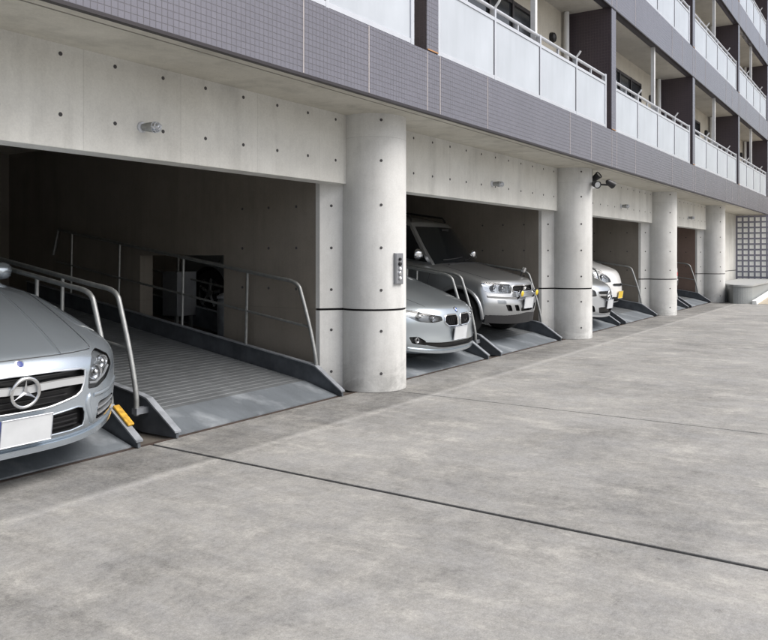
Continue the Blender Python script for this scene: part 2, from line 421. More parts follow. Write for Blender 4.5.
# lintel beams
ends = [-6.0] + cols
for k in range(len(ends) - 1):
    a, b = ends[k] + (.30 if k else 0), ends[k + 1] - .30
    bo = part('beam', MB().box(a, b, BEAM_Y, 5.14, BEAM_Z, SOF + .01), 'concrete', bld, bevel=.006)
    c = (ends[k + 1] - 3.72)
    for i in range(-6, 9):
        x = c + i * .456
        if a + .06 < x < b - .02:
            for z in HZ[5:]: tie_hole(bo, (x, BEAM_Y, z), (0, -1, 0))
# garage walls between bays with a low service opening, back wall, ceiling
for ci, cx_ in enumerate(cols):
    x0, x1 = cx_ - .51, cx_ - .31
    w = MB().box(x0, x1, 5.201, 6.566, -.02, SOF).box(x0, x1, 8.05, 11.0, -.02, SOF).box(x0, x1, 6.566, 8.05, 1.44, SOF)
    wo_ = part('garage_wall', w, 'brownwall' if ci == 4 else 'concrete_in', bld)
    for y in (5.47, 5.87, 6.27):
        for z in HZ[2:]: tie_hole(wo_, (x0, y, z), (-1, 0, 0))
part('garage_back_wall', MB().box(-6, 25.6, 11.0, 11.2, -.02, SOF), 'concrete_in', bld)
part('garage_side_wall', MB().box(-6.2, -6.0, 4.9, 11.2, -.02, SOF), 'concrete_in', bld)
XL, XR = -6.2, 7.0 + FS * 5 + .3
part('soffit_slab', MB().box(XL, XR, FY + .06, 12.0, SOF + .002, 3.19), 'soffit', bld)
part('drip_groove', MB().box(XL, XR, FY + .14, FY + .152, SOF - .0015, SOF + .004), 'joint_grey', bld)

# tiled bands, party walls, balconies
BANDS = [(SOF, 3.58), (5.68, 6.385), (8.47, 9.175), (11.26, 11.965), (14.05, 14.9)]
for i, (z0, z1) in enumerate(BANDS):
    bo = part('tile_band', MB().box(XL, XR, FY, FY + .16, z0 + .02, z1), 'tile', bld)
    part('drip_edge', MB().box(XL, XR, FY - .005, FY + .045, z0 - .004, z0 + .0195), 'drip', bo)
    for k in range(-2, 6):
        xb = 7.0 + FS * k
        for dx in (0.0, .27, 1.42, 4.2, 5.15):
            if XL < xb + dx < XR: part('sealant_joint', MB().box(xb + dx - .007, xb + dx + .007, FY - .0025, FY + .01, z0 + .024, z1 - .004), 'sealant', bo)
    if i:
        part('balcony_ceiling', MB().box(XL, XR, FY + .161, 5.1, z0 + .01, z0 + .18), 'ceiling', bld)
        part('balcony_floor', MB().box(XL, XR, FY + .161, 5.1, z0 + .181, z0 + .30), 'ceiling', bld)
part('roof_slab', MB().box(XL, XR, 5.11, 14, 14.05, 14.9), 'ceiling', bld)
part('rear_wall', MB().box(XL, XR, 12.0, 12.2, 0, 14.05), 'cream', bld)
part('gable_wall', MB().box(XL - .2, XL - .001, FY + .01, 12.2, 0, 14.9), 'cream', bld)
part('gable_wall', MB().box(XR + .001, XR + .2, FY + .01, 12.2, 2.95, 14.9), 'cream', bld)

# shared railing pieces (unit meshes, moved into place)
PANW = 1.435
def railing_meshes():
    g = {}
    g['gasket'] = MB().box(.022, .034, -.002, .012, .06, .735).mesh('gasket', 'sash')
    g['glass_panel'] = MB().box(.034, PANW - .034, 0, .010, .06, .735).mesh('glass_panel', 'frost')
    g['post'] = MB().box(-.022, .022, -.012, .045, 0, .90).mesh('post', 'alu')
    g['end_post'] = MB().box(-.03, .03, -.014, .05, .001, .91).mesh('end_post', 'alu')
    g['stub'] = MB().box(-.014, .014, .005, .035, .772, .862).mesh('stub', 'alu')
    b = MB().tube(smoothpath([(0, .02, .85), (0, -.015, .91), (0, -.05, .95), (0, -.07, .985)], 4), .016, 8)
    b.box(-.02, .02, -.005, .05, .80, .90)
    g['laundry_bracket'] = b.mesh('laundry_bracket', 'white', True)
    L = PANW * 4
    g['bottom_rail'] = MB().box(0, L, -.010, .040, .014, .062).mesh('bottom_rail', 'alu')
    g['top_rail'] = MB().box(0, L, -.010, .040, .733, .775).mesh('top_rail', 'alu')
    g['handrail'] = MB().tube([(0, .015, .885), (L, .015, .885)], .024, 10).mesh('handrail', 'alu', True)
    return g
RM = railing_meshes()
for fl in range(4):
    zb, zt = BANDS[fl][1], BANDS[fl + 1][0]
    for k in range(-2, 5):
        xb = 7.0 + FS * k
        # party wall: dark tiled partition with a mauve tiled front edge
        pw = part('party_wall', MB().box(xb + .004, xb + .236, FY + .018, 5.05, zb + .001, zt + .03), 'darktile', bld)
        part('tiled_edge', MB().box(xb, xb + .24, FY + .003, FY + .016, zb + .014, zt - .01), 'tile', pw)
        part('sealant_joint', MB().box(xb + .01, xb + .23, FY - .003, FY + .004, zb + .013, zb + .026), 'rustseal', pw)
        xs = xb + .245
        ra = link('balcony_railing', RM['bottom_rail'], bld, Vector((xs, FY + .03, zb)) - wloc(bld))
        base = Vector((xs, FY + .03, zb))
        for nm in ('top_rail', 'handrail'): inst(nm, RM[nm], ra, base)
        for i in range(4):
            inst('glass_panel', RM['glass_panel'], ra, base + Vector((i * PANW, 0, 0)))
            for dx in (0, PANW - .056): inst('gasket', RM['gasket'], ra, base + Vector((i * PANW + dx, 0, 0)))
        for i in range(1, 4): inst('post', RM['post'], ra, base + Vector((i * PANW, 0, 0)))
        for i in (0, 4): inst('end_post', RM['end_post'], ra, base + Vector((i * PANW + (.03 if i == 0 else -.03), 0, 0)))
        for i in range(4): inst('stub', RM['stub'], ra, base + Vector(((i + .5) * PANW, 0, 0)))
        for i in (1, 3): inst('laundry_bracket', RM['laundry_bracket'], ra, base + Vector((i * PANW, 0, 0)))
        part('balcony_post', MB().box(xs + 2 * PANW - .035, xs + 2 * PANW + .035, FY + .085, FY + .155, zb + .02, zt + .02), 'white', bld)
        # rear wall of the balcony with a sliding window and a downpipe
        wx0, wx1, wz0, wz1 = xb + 1.55, xb + 4.75, zb - .28, zt - .35
        bw = part('balcony_wall', MB().box(xb + .24, wx0, 4.95, 5.05, zb - .35, zt + .02).box(wx1, xb + FS, 4.95, 5.05, zb - .35, zt + .02).box(wx0, wx1, 4.95, 5.05, wz1, zt + .02), 'cream', bld)
        wf = MB()
        for x in (wx0, wx0 + .78, wx0 + 1.57, wx0 + 2.37, wx1 - .06): wf.box(x, x + .06, 4.92, 4.99, wz0, wz1)
        wf.box(wx0, wx1, 4.925, 4.985, wz1 - .06, wz1 - .001)
        wi = part('window', wf, 'sash', bld)
        for i in range(4): part('pane', MB().box(wx0 + .05 + i * .79, wx0 + .80 + i * .79, 4.95, 4.96, wz0, wz1 - .05), 'pane', wi)
        part('downpipe', MB().tube([(xb + 6.05, 4.86, zb - .3), (xb + 6.05, 4.86, zt)], .045, 12), 'white', bld, smooth=True)
        part('vent_hood', MB().lathe([(.09, 0), (.09, .03), (.075, .07), (.03, .09)], (xb + 5.55, 4.951, zt - .55), (0, -1, 0), 16), 'black', bld, smooth=True)
for o in list(col.objects):
    if o.name.startswith('balcony_railing'): pass

# ------------------------------------------------------------------ far end: block screen wall, granite planter, sandy rise
scr = thing('screen_wall', 'open screen wall of white square blocks in a dark lattice at the far end', 'wall', (31.6, 4.2, 0))
nb = 17; bz = .205; by = .205
fr_ = MB()
for i in range(nb + 1):
    y = 5.12 - i * by; fr_.box(31.5, 31.72, y - .034, y + .034, .35, 2.90)
for j in range(13):
    z = .40 + j * bz; fr_.box(31.505, 31.715, 5.12 - nb * by, 5.12, z - .032, z + .032)
part('lattice', fr_, 'mullion', scr)
blk = MB().box(-.125, .10, -.070, .070, -.072, .072)
blk_me = blk.mesh('block', 'block')
for i in range(nb):
    for j in range(12): inst('block', blk_me, scr, (31.62, 5.12 - (i + .5) * by, .40 + (j + .5) * bz))
part('plinth', MB().box(31.45, 31.75, 5.12 - nb * by - .05, 5.14, 0, .36), 'concrete', scr)

pl = thing('granite_planter', 'low dark granite planter box with pale top beside the last column', 'planter', (27.5, 4.3, 0))
def plan_pts(off):
    pts = [(25.80 + off, 4.95), (25.62 + off, 4.44), (24.90 + off, 4.24 - off), (24.72 + off, 4.12)]
    for i in range(9):
        a = R(180 + i * 10); pts.append((24.72 + off + .55 - .0 + .55 * math.cos(a), 4.05 - off * 0 + (.42 - off) * math.sin(a)))
    pts += [(31.3, 3.63 + off), (31.3, 4.95)]
    return pts
def slabs(pts, z0, z1, mb):
    n = len(pts)
    return mb.add([(x, y, z0) for x, y in pts] + [(x, y, z1) for x, y in pts], [tuple(range(n))[::-1], tuple(range(n, 2 * n))] + [(i, (i + 1) % n, n + (i + 1) % n, n + i) for i in range(n)])
part('side_wall', slabs(plan_pts(.03), 0, .50, MB()), 'granite', pl)
part('coping', slabs(plan_pts(0), .502, .56, MB()), 'granite_top', pl, bevel=.008)
# sandy verge that rises beyond the drive, held by a white kerb
sv = MB()
def vz(x): return .006 + .05 * max(0, x - 24.9)
vp = [(24.9 + i * .8, y) for i in range(17) for y in (3.62, 2.0, 0.0, -3.0, -8.0)]
sv.add([(x, y, vz(x)) for x, y in vp], [(i * 5 + j, i * 5 + j + 1, i * 5 + j + 6, i * 5 + j + 5) for i in range(16) for j in range(4)])
vg = part('sandy_verge', sv, 'sand', None); vg['kind'] = 'structure'
for i in range(10):
    xa_, xb_ = 24.75 + i * .66, 24.75 + i * .66 + .65
    kk = MB().add([(xa_, 3.48, vz(xa_) - .02), (xb_, 3.48, vz(xb_) - .02), (xb_, 3.62, vz(xb_) - .02), (xa_, 3.62, vz(xa_) - .02), (xa_, 3.49, vz(xa_) + .10), (xb_, 3.49, vz(xb_) + .10), (xb_, 3.62, vz(xb_) + .10), (xa_, 3.62, vz(xa_) + .10)],
                  [(0, 3, 2, 1), (4, 5, 6, 7), (0, 1, 5, 4), (1, 2, 6, 5), (2, 3, 7, 6), (3, 0, 4, 7)])
    part('kerb_stone', kk, 'block', vg, bevel=.012)

# ------------------------------------------------------------------ parking pallets
def make_pallet(xa, xb, label):
    t = thing('parking_pallet', label, 'parking pallet', ((xa + xb) / 2, 4.8, 0), 'sloping car pallets in the garage bays')
    y0, y1 = 5.22, 10.3
    top = []; y = y0; per = .085
    while y < y1:
        for dy, dz in ((0, 0), (.067, 0), (.071, -.004), (.081, -.004)):
            top.append((y + dy, zdeck(y + dy) + dz))
        y += per
    prof = top + [(top[-1][0], top[-1][1] - .10), (y0, zdeck(y0) - .09)]
    part('deck', MB().prism_x(prof[::-1], xa + .05, xb - .05), 'deck', t)
    lip = [(4.80, .004), (4.80, .016), (5.0, .068), (5.219, zdeck(y0) + .002), (5.219, zdeck(y0) - .04), (4.9, .004)]
    part('ramp_plate', MB().prism_x(lip[::-1], xa + .05, xb - .05), 'ramp', t)
    for x in (xa, xb - .05):
        cp = [(4.74, .006), (4.745, .05), (5.08, .275), (5.18, .30), (y1, .30 + SL * (y1 - 5.18)), (y1, .08 + SL * (y1 - 5.18)), (5.15, .004)]
        cu = part('side_curb', MB().prism_x(cp[::-1], x + .012, x + .038), 'curbweb', t)
        cap = [(4.735, .048), (4.735, .062), (5.075, .29), (5.18, .313), (y1, .313 + SL * (y1 - 5.18)), (y1, .301 + SL * (y1 - 5.18)), (5.18, .301), (5.08, .276)]
        part('curb_flange', MB().prism_x(cap[::-1], x - .006, x + .056), 'curbsteel', cu)
    for x, rr in ((xa - .085, .021), (xb - .005, .021)):
        p = [(5.10, .16), (5.105, .34), (5.18, .66), (5.30, 1.03), (5.345, 1.12), (5.44, 1.165), (5.62, 1.191)]
        P = smoothpath([(x, a, b) for a, b in p], 5) + [(x, 9.6, 1.165 + SL * (9.6 - 5.44)), (x, 9.72, .80 + SL * 4.3)]
        gr = part('guard_rail', MB().tube(P, rr, 12), 'galv', t, smooth=True)
        sgn = 1 if x < (xa + xb) / 2 else -1
        fx0, fx1 = (x - .02, xa + .015) if sgn > 0 else (xb - .015, x + .02)
        for y, z_ in ((5.10, .17), (6.11, .31), (7.15, .465), (8.33, .64)):
            part('fixing_lug', MB().box(fx0, fx1, y - .03, y + .03, z_, z_ + .05), 'curbsteel', gr)
        part('mid_rail', MB().tube([(x, 5.19, .685), (x, 9.65, .685 + SL * 4.46)], .014, 8), 'galv', gr, smooth=True)
        for y in (6.08, 7.12, 8.3, 9.3):
            part('post', MB().tube([(x, y + .03, .16 + SL * (y - 5.18)), (x, y, 1.165 + SL * (y - 5.44))], .016, 8), 'galv', gr, smooth=True)
    return t
ptext = [('first parking pallet from the left, under the large silver coupe saloon', 'empty ribbed grey parking pallet with open guard rails'),
         ('grey parking pallet under the smaller silver saloon behind the nearest column', 'grey parking pallet under the silver off-road wagon'),
         ('grey parking pallet under the bright silver hatchback beyond the second column', 'grey parking pallet under the small white car with a yellow plate'),
         ('grey parking pallet beyond the third column, under the white car with a red tail lamp', 'farthest parking pallet, empty, before the last column')]
pal = []
for k in range(4):
    c = cols[k + 1]
    dl, dr = ((-.02, .04), (-.23, -.13), (-.34, -.22), (-.40, -.28))[k]
    a_, b_ = max(c - 5.46 + dl, c - CS - .31 + .10), c - 3.14 + dl
    pal.append((a_, b_, make_pallet(a_, b_, ptext[k][0])))
    a_, b_ = c - 2.88 + dr, c - .62
    pal.append((a_, b_, make_pallet(a_, b_, ptext[k][1])))
# yellow marker on the curb end of the first pallet
ym = MB().prism_x([(4.86, .149), (4.852, .166), (5.035, .292), (5.045, .276)][::-1], 3.805, 3.862)
part('yellow_marker', ym, 'yellow', pal[0][2], bevel=.006, label='worn yellow marker block on curb end')

# ------------------------------------------------------------------ service things seen through the low opening
cb = thing('control_cabinet', 'pale control cabinet on legs seen through the low opening in the garage wall', 'cabinet', (7.28, 8.15, 0))
part('housing', MB().box(7.10, 7.44, 8.05, 8.35, .62, 1.22), 'panelsteel', cb, bevel=.01)
for x in (7.13, 7.38): part('leg', MB().box(x, x + .04, 8.10, 8.14, -.012, .621), 'galv', cb)
mo = thing('drive_motor', 'grey lift motor with steel cap in the low wall opening', 'motor', (7.02, 7.05, 0))
part('body', MB().lathe([(.11, .30), (.12, .34), (.12, .86), (.09, .90)], (7.02, 7.05, 0), (0, 0, 1), 20), 'curbsteel', mo, smooth=True)
part('cap', MB().lathe([(.125, .901), (.125, .93), (.05, .97)], (7.02, 7.05, 0), (0, 0, 1), 20), 'alu', mo, smooth=True)
part('pedestal', MB().box(6.90, 7.14, 6.93, 7.17, -.012, .30), 'curbsteel', mo)

# ------------------------------------------------------------------ wall lamps on the beams
def wall_lamp(x, z, label):
    t = thing('wall_lamp', label, 'lamp', (x, BEAM_Y, z), 'garage lamps on the beams')
    d = Vector((.30, -.95, -.06)).normalized(); p = Vector((x, BEAM_Y, z))
    part('base', MB().lathe([(.055, -.002), (.055, .018), (.045, .028)], p, (0, -1, 0), 20), 'alu', t, smooth=True)
    part('body', MB().lathe([(.034, .0), (.040, .03), (.046, .06), (.044, .065), (.044, .075), (.05, .08), (.052, .125)], p + Vector((0, -.02, 0)), d, 20), 'galv', t, smooth=True)
    q = p + Vector((0, -.02, 0)) + d * .125
    part('lens', MB().lathe([(.046, 0), (.045, .04), (.032, .065), (.008, .075)], q, d, 18), 'reflector', t, smooth=True)
    u = d.orthogonal().normalized(); w = d.cross(u); g = MB()
    for rr, tt in ((.053, .005), (.052, .04)):
        g.tube([q + d * tt + (u * math.cos(a) + w * math.sin(a)) * rr for a in [2 * math.pi * i / 20 for i in range(20)]], .0035, 6, True)
    for i in range(4):
        a = math.pi * i / 4; v = u * math.cos(a) + w * math.sin(a)
        g.tube([q + v * .053, q + v * .052 + d * .04, q + v * .035 + d * .072, q + d * .084, q - v * .035 + d * .072, q - v * .052 + d * .04, q - v * .053], .003, 6)
    part('wire_guard', g, 'alu', t, smooth=True)
    t.scale = (.78, .78, .78)
wall_lamp(3.98, 2.44, 'round caged lamp on the nearest concrete beam, left of the first column')
wall_lamp(10.2, 2.47, 'small caged lamp on the beam between first and second columns')
wall_lamp(16.4, 2.47, 'small caged lamp on the beam between second and third columns')
wall_lamp(22.6, 2.47, 'farthest small caged lamp, on the beam before the last column')

# twin spotlight at the head of the second column
sx_, sy_, sz_ = 13.30, 4.47, 2.76
sp = thing('twin_spotlight', 'dark twin spotlight with white junction at top of second column', 'spotlight', (sx_, sy_, sz_))
part('junction', MB().lathe([(.045, 0), (.05, .02), (.05, .10), (.03, .12)], (sx_, sy_ + .03, sz_ - .16), (0, 0, 1), 16), 'white', sp, smooth=True)
part('bracket', MB().tube([(sx_ - .22, sy_ - .10, sz_ - .10), (sx_, sy_, sz_ - .08), (sx_ + .10, sy_ - .22, sz_ - .10)], .016, 8).tube([(sx_, sy_ + .03, sz_ - .05), (sx_, sy_ + .03, sz_ + .17)], .018, 8), 'black', sp, smooth=True)
for p, d in (((sx_ - .22, sy_ - .10, sz_ - .10), (-.6, -.7, -.25)), ((sx_ + .12, sy_ - .24, sz_ - .06), (.75, -.5, -.42)), ((sx_ + .0, sy_ - .03, sz_ + .02), (-.1, -.5, .35))):
    part('lamp_head', MB().lathe([(.025, -.06), (.05, -.03), (.062, .07), (.066, .10), (.056, .10), (.05, .05)], p, d, 18), 'black', sp, smooth=True)
    part('lens', MB().lathe([(.054, .088), (.05, .092)], p, d, 18), 'reflector', sp, smooth=True)

# key-switch panel on the first column
pa = R(-99); pn = Vector((math.cos(pa), math.sin(pa), 0)); pt = Vector((-pn.y, pn.x, 0))
pc = Vector((C0, CY, 1.30)) + pn * (CR - .006)
cp = thing('switch_box', 'narrow stainless key-switch panel on the near concrete column', 'switch box', pc)
def pbox(u0, u1, n0, n1, z0, z1):
    mb = MB(); vs = [pc + pt * u + pn * n + Vector((0, 0, z)) for z in (z0, z1) for n in (n0, n1) for u in (u0, u1)]
    return mb.add(vs, [(0, 1, 3, 2), (4, 6, 7, 5), (0, 4, 5, 1), (1, 5, 7, 3), (3, 7, 6, 2), (2, 6, 4, 0)])
part('back_box', pbox(-.062, .062, -.05, .03, -.165, .165), 'panelsteel', cp, bevel=.004)
part('face_plate', pbox(-.054, .054, .0301, .034, -.157, .157), 'panelsteel', cp)
for i, (z, mt, r_) in enumerate(((.10, 'black', .016), (.05, 'black', .022), (.0, 'white', .018), (-.05, 'chrome', .022), (-.10, 'white', .018))):
    part(('pilot_lamp', 'key_switch', 'push_button', 'key_switch', 'push_button')[i], MB().lathe([(r_, 0), (r_, .014), (r_ * .7, .02)], pc + pn * .034 + Vector((0, 0, z)), pn, 14), mt, cp, smooth=True)

# ------------------------------------------------------------------ cars
def lerp(a, b, t): return a + (b - a) * t
def curve(pts):
    def f(x):
        if x <= pts[0][0]: return pts[0][1]
        for i in range(len(pts) - 1):
            (x0, y0), (x1, y1) = pts[i], pts[i + 1]
            if x <= x1:
                m0 = (y1 - (pts[i - 1][1] if i else y0)) / (x1 - (pts[i - 1][0] if i else x0))
                m1 = ((pts[i + 2][1] if i + 2 < len(pts) else y1) - y0) / ((pts[i + 2][0] if i + 2 < len(pts) else x1) - x0)
                h = x1 - x0; t = (x - x0) / h
                return (2 * t ** 3 - 3 * t * t + 1) * y0 + (t ** 3 - 2 * t * t + t) * h * m0 + (-2 * t ** 3 + 3 * t * t) * y1 + (t ** 3 - t * t) * h * m1
        return pts[-1][1]
    return f
def cube_grid(na, nb, nh, fn, bdist=lambda t: t):
    idx = {}; vs = []; fs = []; key = []
    def vid(i, j, k):
        if (i, j, k) not in idx:
            idx[(i, j, k)] = len(vs); vs.append(fn(-1 + 2 * i / na, bdist(j / nb), k / nh))
        return idx[(i, j, k)]
    def quad(q, tag_): fs.append(tuple(vid(*p) for p in q)); key.append(tag_)
    for i in range(na):
        for k in range(nh):
            quad([(i, 0, k), (i + 1, 0, k), (i + 1, 0, k + 1), (i, 0, k + 1)], ('front', i, k))
            quad([(i, nb, k), (i, nb, k + 1), (i + 1, nb, k + 1), (i + 1, nb, k)], ('rear', i, k))
    for j in range(nb):
        for k in range(nh):
            quad([(0, j, k), (0, j, k + 1), (0, j + 1, k + 1), (0, j + 1, k)], ('left', j, k))
            quad([(na, j, k), (na, j + 1, k), (na, j + 1, k + 1), (na, j, k + 1)], ('right', j, k))
    for i in range(na):
        for j in range(nb):
            quad([(i, j, nh), (i + 1, j, nh), (i + 1, j + 1, nh), (i, j + 1, nh)], ('top', i, j))
            quad([(i, j, 0), (i, j + 1, 0), (i + 1, j + 1, 0), (i + 1, j, 0)], ('bottom', i, j))
    return vs, fs, key
def relax(vs, fs, it, lam=.5):
    vs = [Vector(v) for v in vs]; nb = [set() for _ in vs]
    for q in fs:
        for i in range(len(q)): nb[q[i]].add(q[(i + 1) % len(q)]); nb[q[i]].add(q[i - 1])
    nb = [list(s) for s in nb]
    for _ in range(it):
        vs = [v.lerp(sum((vs[j] for j in nb[i]), Vector()) / len(nb[i]), lam) for i, v in enumerate(vs)]
    return vs
def resample(pts, n):
    P = [Vector((p[0], p[1])) for p in pts]; P.append(P[0]); L = [0]
    for i in range(1, len(P)): L.append(L[-1] + (P[i] - P[i - 1]).length)
    out = []; j = 0
    for k in range(n):
        t = L[-1] * k / n
        while L[j + 1] < t: j += 1
        out.append(P[j].lerp(P[j + 1], (t - L[j]) / max(1e-9, L[j + 1] - L[j])))
    return out
def rounded(pts, it=2):
    P = [Vector((p[0], p[1])) for p in pts]
    for _ in range(it):
        Q = []
        for i in range(len(P)):
            a, b = P[i], P[(i + 1) % len(P)]; Q += [a.lerp(b, .11), a.lerp(b, .89)]
        P = Q
    return [(p.x, p.y) for p in P]
def mirror(pts): return [(-x, z) for x, z in pts][::-1]
def rect(x0, x1, z0, z1, it=2): return rounded([(x0, z0), (x1, z0), (x1, z1), (x0, z1)], it)

class Car:
    def __init__(s, name, label, P, paint):
        s.P = P; s.paint = paint; s.root = thing(name, label, 'car'); s.root['group'] = 'cars parked on the pallets'
        L, W = P['L'], P['W']; zt = curve(P['top']); plan = curve(P['plan']); side = curve(P['side']); fr = curve(P['front']); rr = curve(P['rear'])
        zb = P.get('zb', .2); crown = P.get('crown', .08); fa, fp = P.get('fcurve', (.45, 2.6)); ra, rp = P.get('rcurve', (.3, 2.6))
        def fn(a, b, h):
            yf = fr(h) + fa * abs(a) ** fp; yr = L - rr(h) - ra * abs(a) ** rp
            y = lerp(yf, yr, b)
            t = zt(y) - crown * abs(a) ** 3.0; bt = zb + .05 * max(0, 1 - y / .4) * 0
            z = lerp(bt, t, h); return (a * W * plan(y) * side(h), y, z)
        bd = lambda t: t * .75 + .25 * t * t
        vs, fs, key = cube_grid(30, 76, 18, fn, bd)
        vs = relax(vs, fs, P.get('relax', 3)); s.vs, s.fs = vs, fs
        s.bvh = BVHTree.FromPolygons(vs, fs)
        s.cut = MB()
    # ---- surface lookups
    def fy(s, x, z):
        h = s.bvh.ray_cast(Vector((x, -2, z)), Vector((0, 1, 0)))
        if h[0] is None:
            h = s.bvh.find_nearest(Vector((x, .3, z)))
        return h[0].y
    def ry(s, x, z):
        h = s.bvh.ray_cast(Vector((x, 9, z)), Vector((0, -1, 0)))
        return h[0].y if h[0] else s.P['L'] - .2
    def tz(s, x, y):
        h = s.bvh.ray_cast(Vector((x, y, 4)), Vector((0, 0, -1)))
        return h[0].z if h[0] else 0
    def sx(s, sgn, y, z):
        h = s.bvh.ray_cast(Vector((sgn * 3, y, z)), Vector((-sgn, 0, 0)))
        return h[0].x if h[0] else sgn * s.P['W']
    # ---- recess a front outline into the body
    def recess(s, pts, depth, mi, n=64, rear=False):
        Q = resample(pts, n); c = sum(Q, Vector((0, 0))) / n
        sg = -1 if rear else 1; f = s.ry if rear else s.fy
        far = s.P['L'] + .6 if rear else -.6
        vs = [(p.x, far, p.y) for p in Q]; vs += [(p.x, f(p.x, p.y) + sg * depth, p.y) for p in Q]
        for t in (.66, .33): vs += [(q.x, f(q.x, q.y) + sg * depth, q.y) for q in [c.lerp(p, t) for p in Q]]
        vs.append((c.x, f(c.x, c.y) + sg * depth, c.y)); vs.append((c.x, far, c.y))
        ring = lambda a: list(range(a * n, a * n + n)); fs = []
        for a in range(3):
            for i in range(n): fs.append((a * n + i, a * n + (i + 1) % n, (a + 1) * n + (i + 1) % n, (a + 1) * n + i))
        for i in range(n):
            fs.append((3 * n + i, 3 * n + (i + 1) % n, 4 * n)); fs.append((i, 4 * n + 1, (i + 1) % n))
        s.cut.add(vs, fs, mi)
    def patch(s, pts, off, n=40, rings=5, rear=False):
        Q = resample(pts, n); c = sum(Q, Vector((0, 0))) / n; sg = -1 if rear else 1; f = s.ry if rear else s.fy
        vs = []
        for r_ in range(rings):
            t = 1 - r_ / rings
            vs += [(q.x, f(q.x, q.y) + sg * off, q.y) for q in [c.lerp(p, t) for p in Q]]
        vs.append((c.x, f(c.x, c.y) + sg * off, c.y)); fs = []
        for a in range(rings - 1):
            for i in range(n): fs.append((a * n + i, a * n + (i + 1) % n, (a + 1) * n + (i + 1) % n, (a + 1) * n + i))
        for i in range(n): fs.append(((rings - 1) * n + i, (rings - 1) * n + (i + 1) % n, rings * n))
        return MB().add(vs, fs)
    def trim(s, pts, r, off=0, n=44, rear=False):
        f = s.ry if rear else s.fy; sg = -1 if rear else 1
        return MB().tube([(q.x, f(q.x, q.y) + sg * off, q.y) for q in resample(pts, n)], r, 6, True)
    def strip(s, pts, h0, h1, off, proud):      # bar following the front surface, pts: (x, z) centre line
        mb = MB(); vs = []
        for x, z in pts:
            y = s.fy(x, z) + off
            vs += [(x, y - proud, z + h1), (x, y - proud, z - h0), (x, y + .03, z - h0), (x, y + .03, z + h1)]
        n = len(pts); fs = []
        for i in range(n - 1):
            for k in range(4): fs.append((i * 4 + k, i * 4 + (k + 1) % 4, i * 4 + 4 + (k + 1) % 4, i * 4 + 4 + k))
        fs += [(0, 1, 2, 3), tuple(range(4 * n - 4, 4 * n))]
        return mb.add(vs, fs)
    def seam(s, pts, r=.004):                    # shut line on the top surface
        return MB().tube([(x, y, s.tz(x, y) - r * .35) for x, y in pts], r, 6)
    def p(s, name, mb, mt, parent=None, smooth=True, label=None):
        o = link(name, mb.mesh(name, mt, smooth), parent or s.root)
        if label: o['label'] = label
        return o
    # ---- finish body: wheel arches and recesses by boolean
    def finish(s):
        P = s.P; body = MB(); body.add(s.vs, s.fs)
        me = body.mesh('body', s.paint, True); o = link('body', me, s.root)
        for m in ('mesh', 'lampdark', 'black', 'reflector'): me.materials.append(M[m])
        for y in P['axles']:
            for sg in (-1, 1):
                s.cut.lathe([(P['arch'], 0), (P['arch'], .36)], (sg * (P['W'] + .08), y, P['wr'] + .015), (-sg, 0, 0), 40, 3)
        cm = s.cut.mesh('cutter', [s.paint, 'mesh', 'lampdark', 'black', 'reflector'])
        co = link('cutter', cm)
        b = o.modifiers.new('b', 'BOOLEAN'); b.object = co; b.operation = 'DIFFERENCE'; b.solver = 'EXACT'; b.use_self = True
        if hasattr(b, 'material_mode'): b.material_mode = 'TRANSFER'
        bpy.context.view_layer.update()
        dg = bpy.context.evaluated_depsgraph_get()
        nm = bpy.data.meshes.new_from_object(o.evaluated_get(dg)); o.modifiers.clear(); o.data = nm
        nm.set_sharp_from_angle(angle=R(32))
        bpy.data.objects.remove(co); s.body = o
        # wheels
        for y in P['axles']:
            for sg in (-1, 1):
                x = sg * (P['W'] - .02); r = P['wr']; w_ = .225
                rimr = r * P.get('rimf', .68)
                ty = MB().lathe([(rimr, 0), (r - .03, -.008), (r - .006, .02), (r, .05), (r, w_ - .05), (r - .006, w_ - .02), (r - .03, w_ + .005), (rimr, w_)], (x, y, r), (-sg, 0, 0), 36, cap=False)
                wh = s.p('wheel', MB().lathe([(rimr, .015), (rimr - .015, .02), (rimr - .02, .10), (.05, .11), (.05, .2)], (x, y, r), (-sg, 0, 0), 30), 'black')
                s.p('tyre', ty, 'tyre', wh)
                rm = MB().lathe([(rimr + .002, .0), (rimr + .002, .02), (rimr - .018, .02), (rimr - .018, .0)], (x, y, r), (-sg, 0, 0), 36, cap=False)
                rm.lathe([(.06, .01), (.055, .0), (.02, -.002)], (x, y, r), (-sg, 0, 0), 16)
                for i in range(P.get('spokes', 5)):
                    a = 2 * math.pi * i / P.get('spokes', 5) + .3
                    rm.tube([(x - sg * .02, y + .05 * math.cos(a), r + .05 * math.sin(a)), (x - sg * .018, y + (rimr - .01) * math.cos(a), r + (rimr - .01) * math.sin(a))], [.028, .02], 6)
                s.p('rim', rm, 'rim', wh)
    # ---- cabin
    def cabin(s, G):
        na, nb, nh = 32, 40, 12
        roof = curve(G['roof']); zb = curve(G['belt']); wb_, wt = G['wb'], G['wt']
        f0, f1, r0, r1 = G['f0'], G['f1'], G['r0'], G['r1']
        def fn(a, b, h):
            yf = lerp(f0, f1, h ** G.get('fpow', 1.0)) + G.get('fc', .22) * abs(a) ** 2.3; yr = lerp(r0, r1, h) - .16 * abs(a) ** 2.4
            y = lerp(yf, yr, b)
            zt_ = roof(y) - .05 * abs(a) ** 2.5; z = lerp(zb(y) - .06, zt_, h)
            taper = 1 - .10 * max(0, (y - (r0 - 1.0)) / 1.0) ** 2 - G.get('ftaper', .06) * max(0, 1 - (y - f0) / .9) ** 2
            return (a * lerp(wb_, wt, h ** 1.25) * taper, y, z)
        vs, fs, key = cube_grid(na, nb, nh, fn); vs = relax(vs, fs, 1)
        groups = {}
        pil = G['pillars']
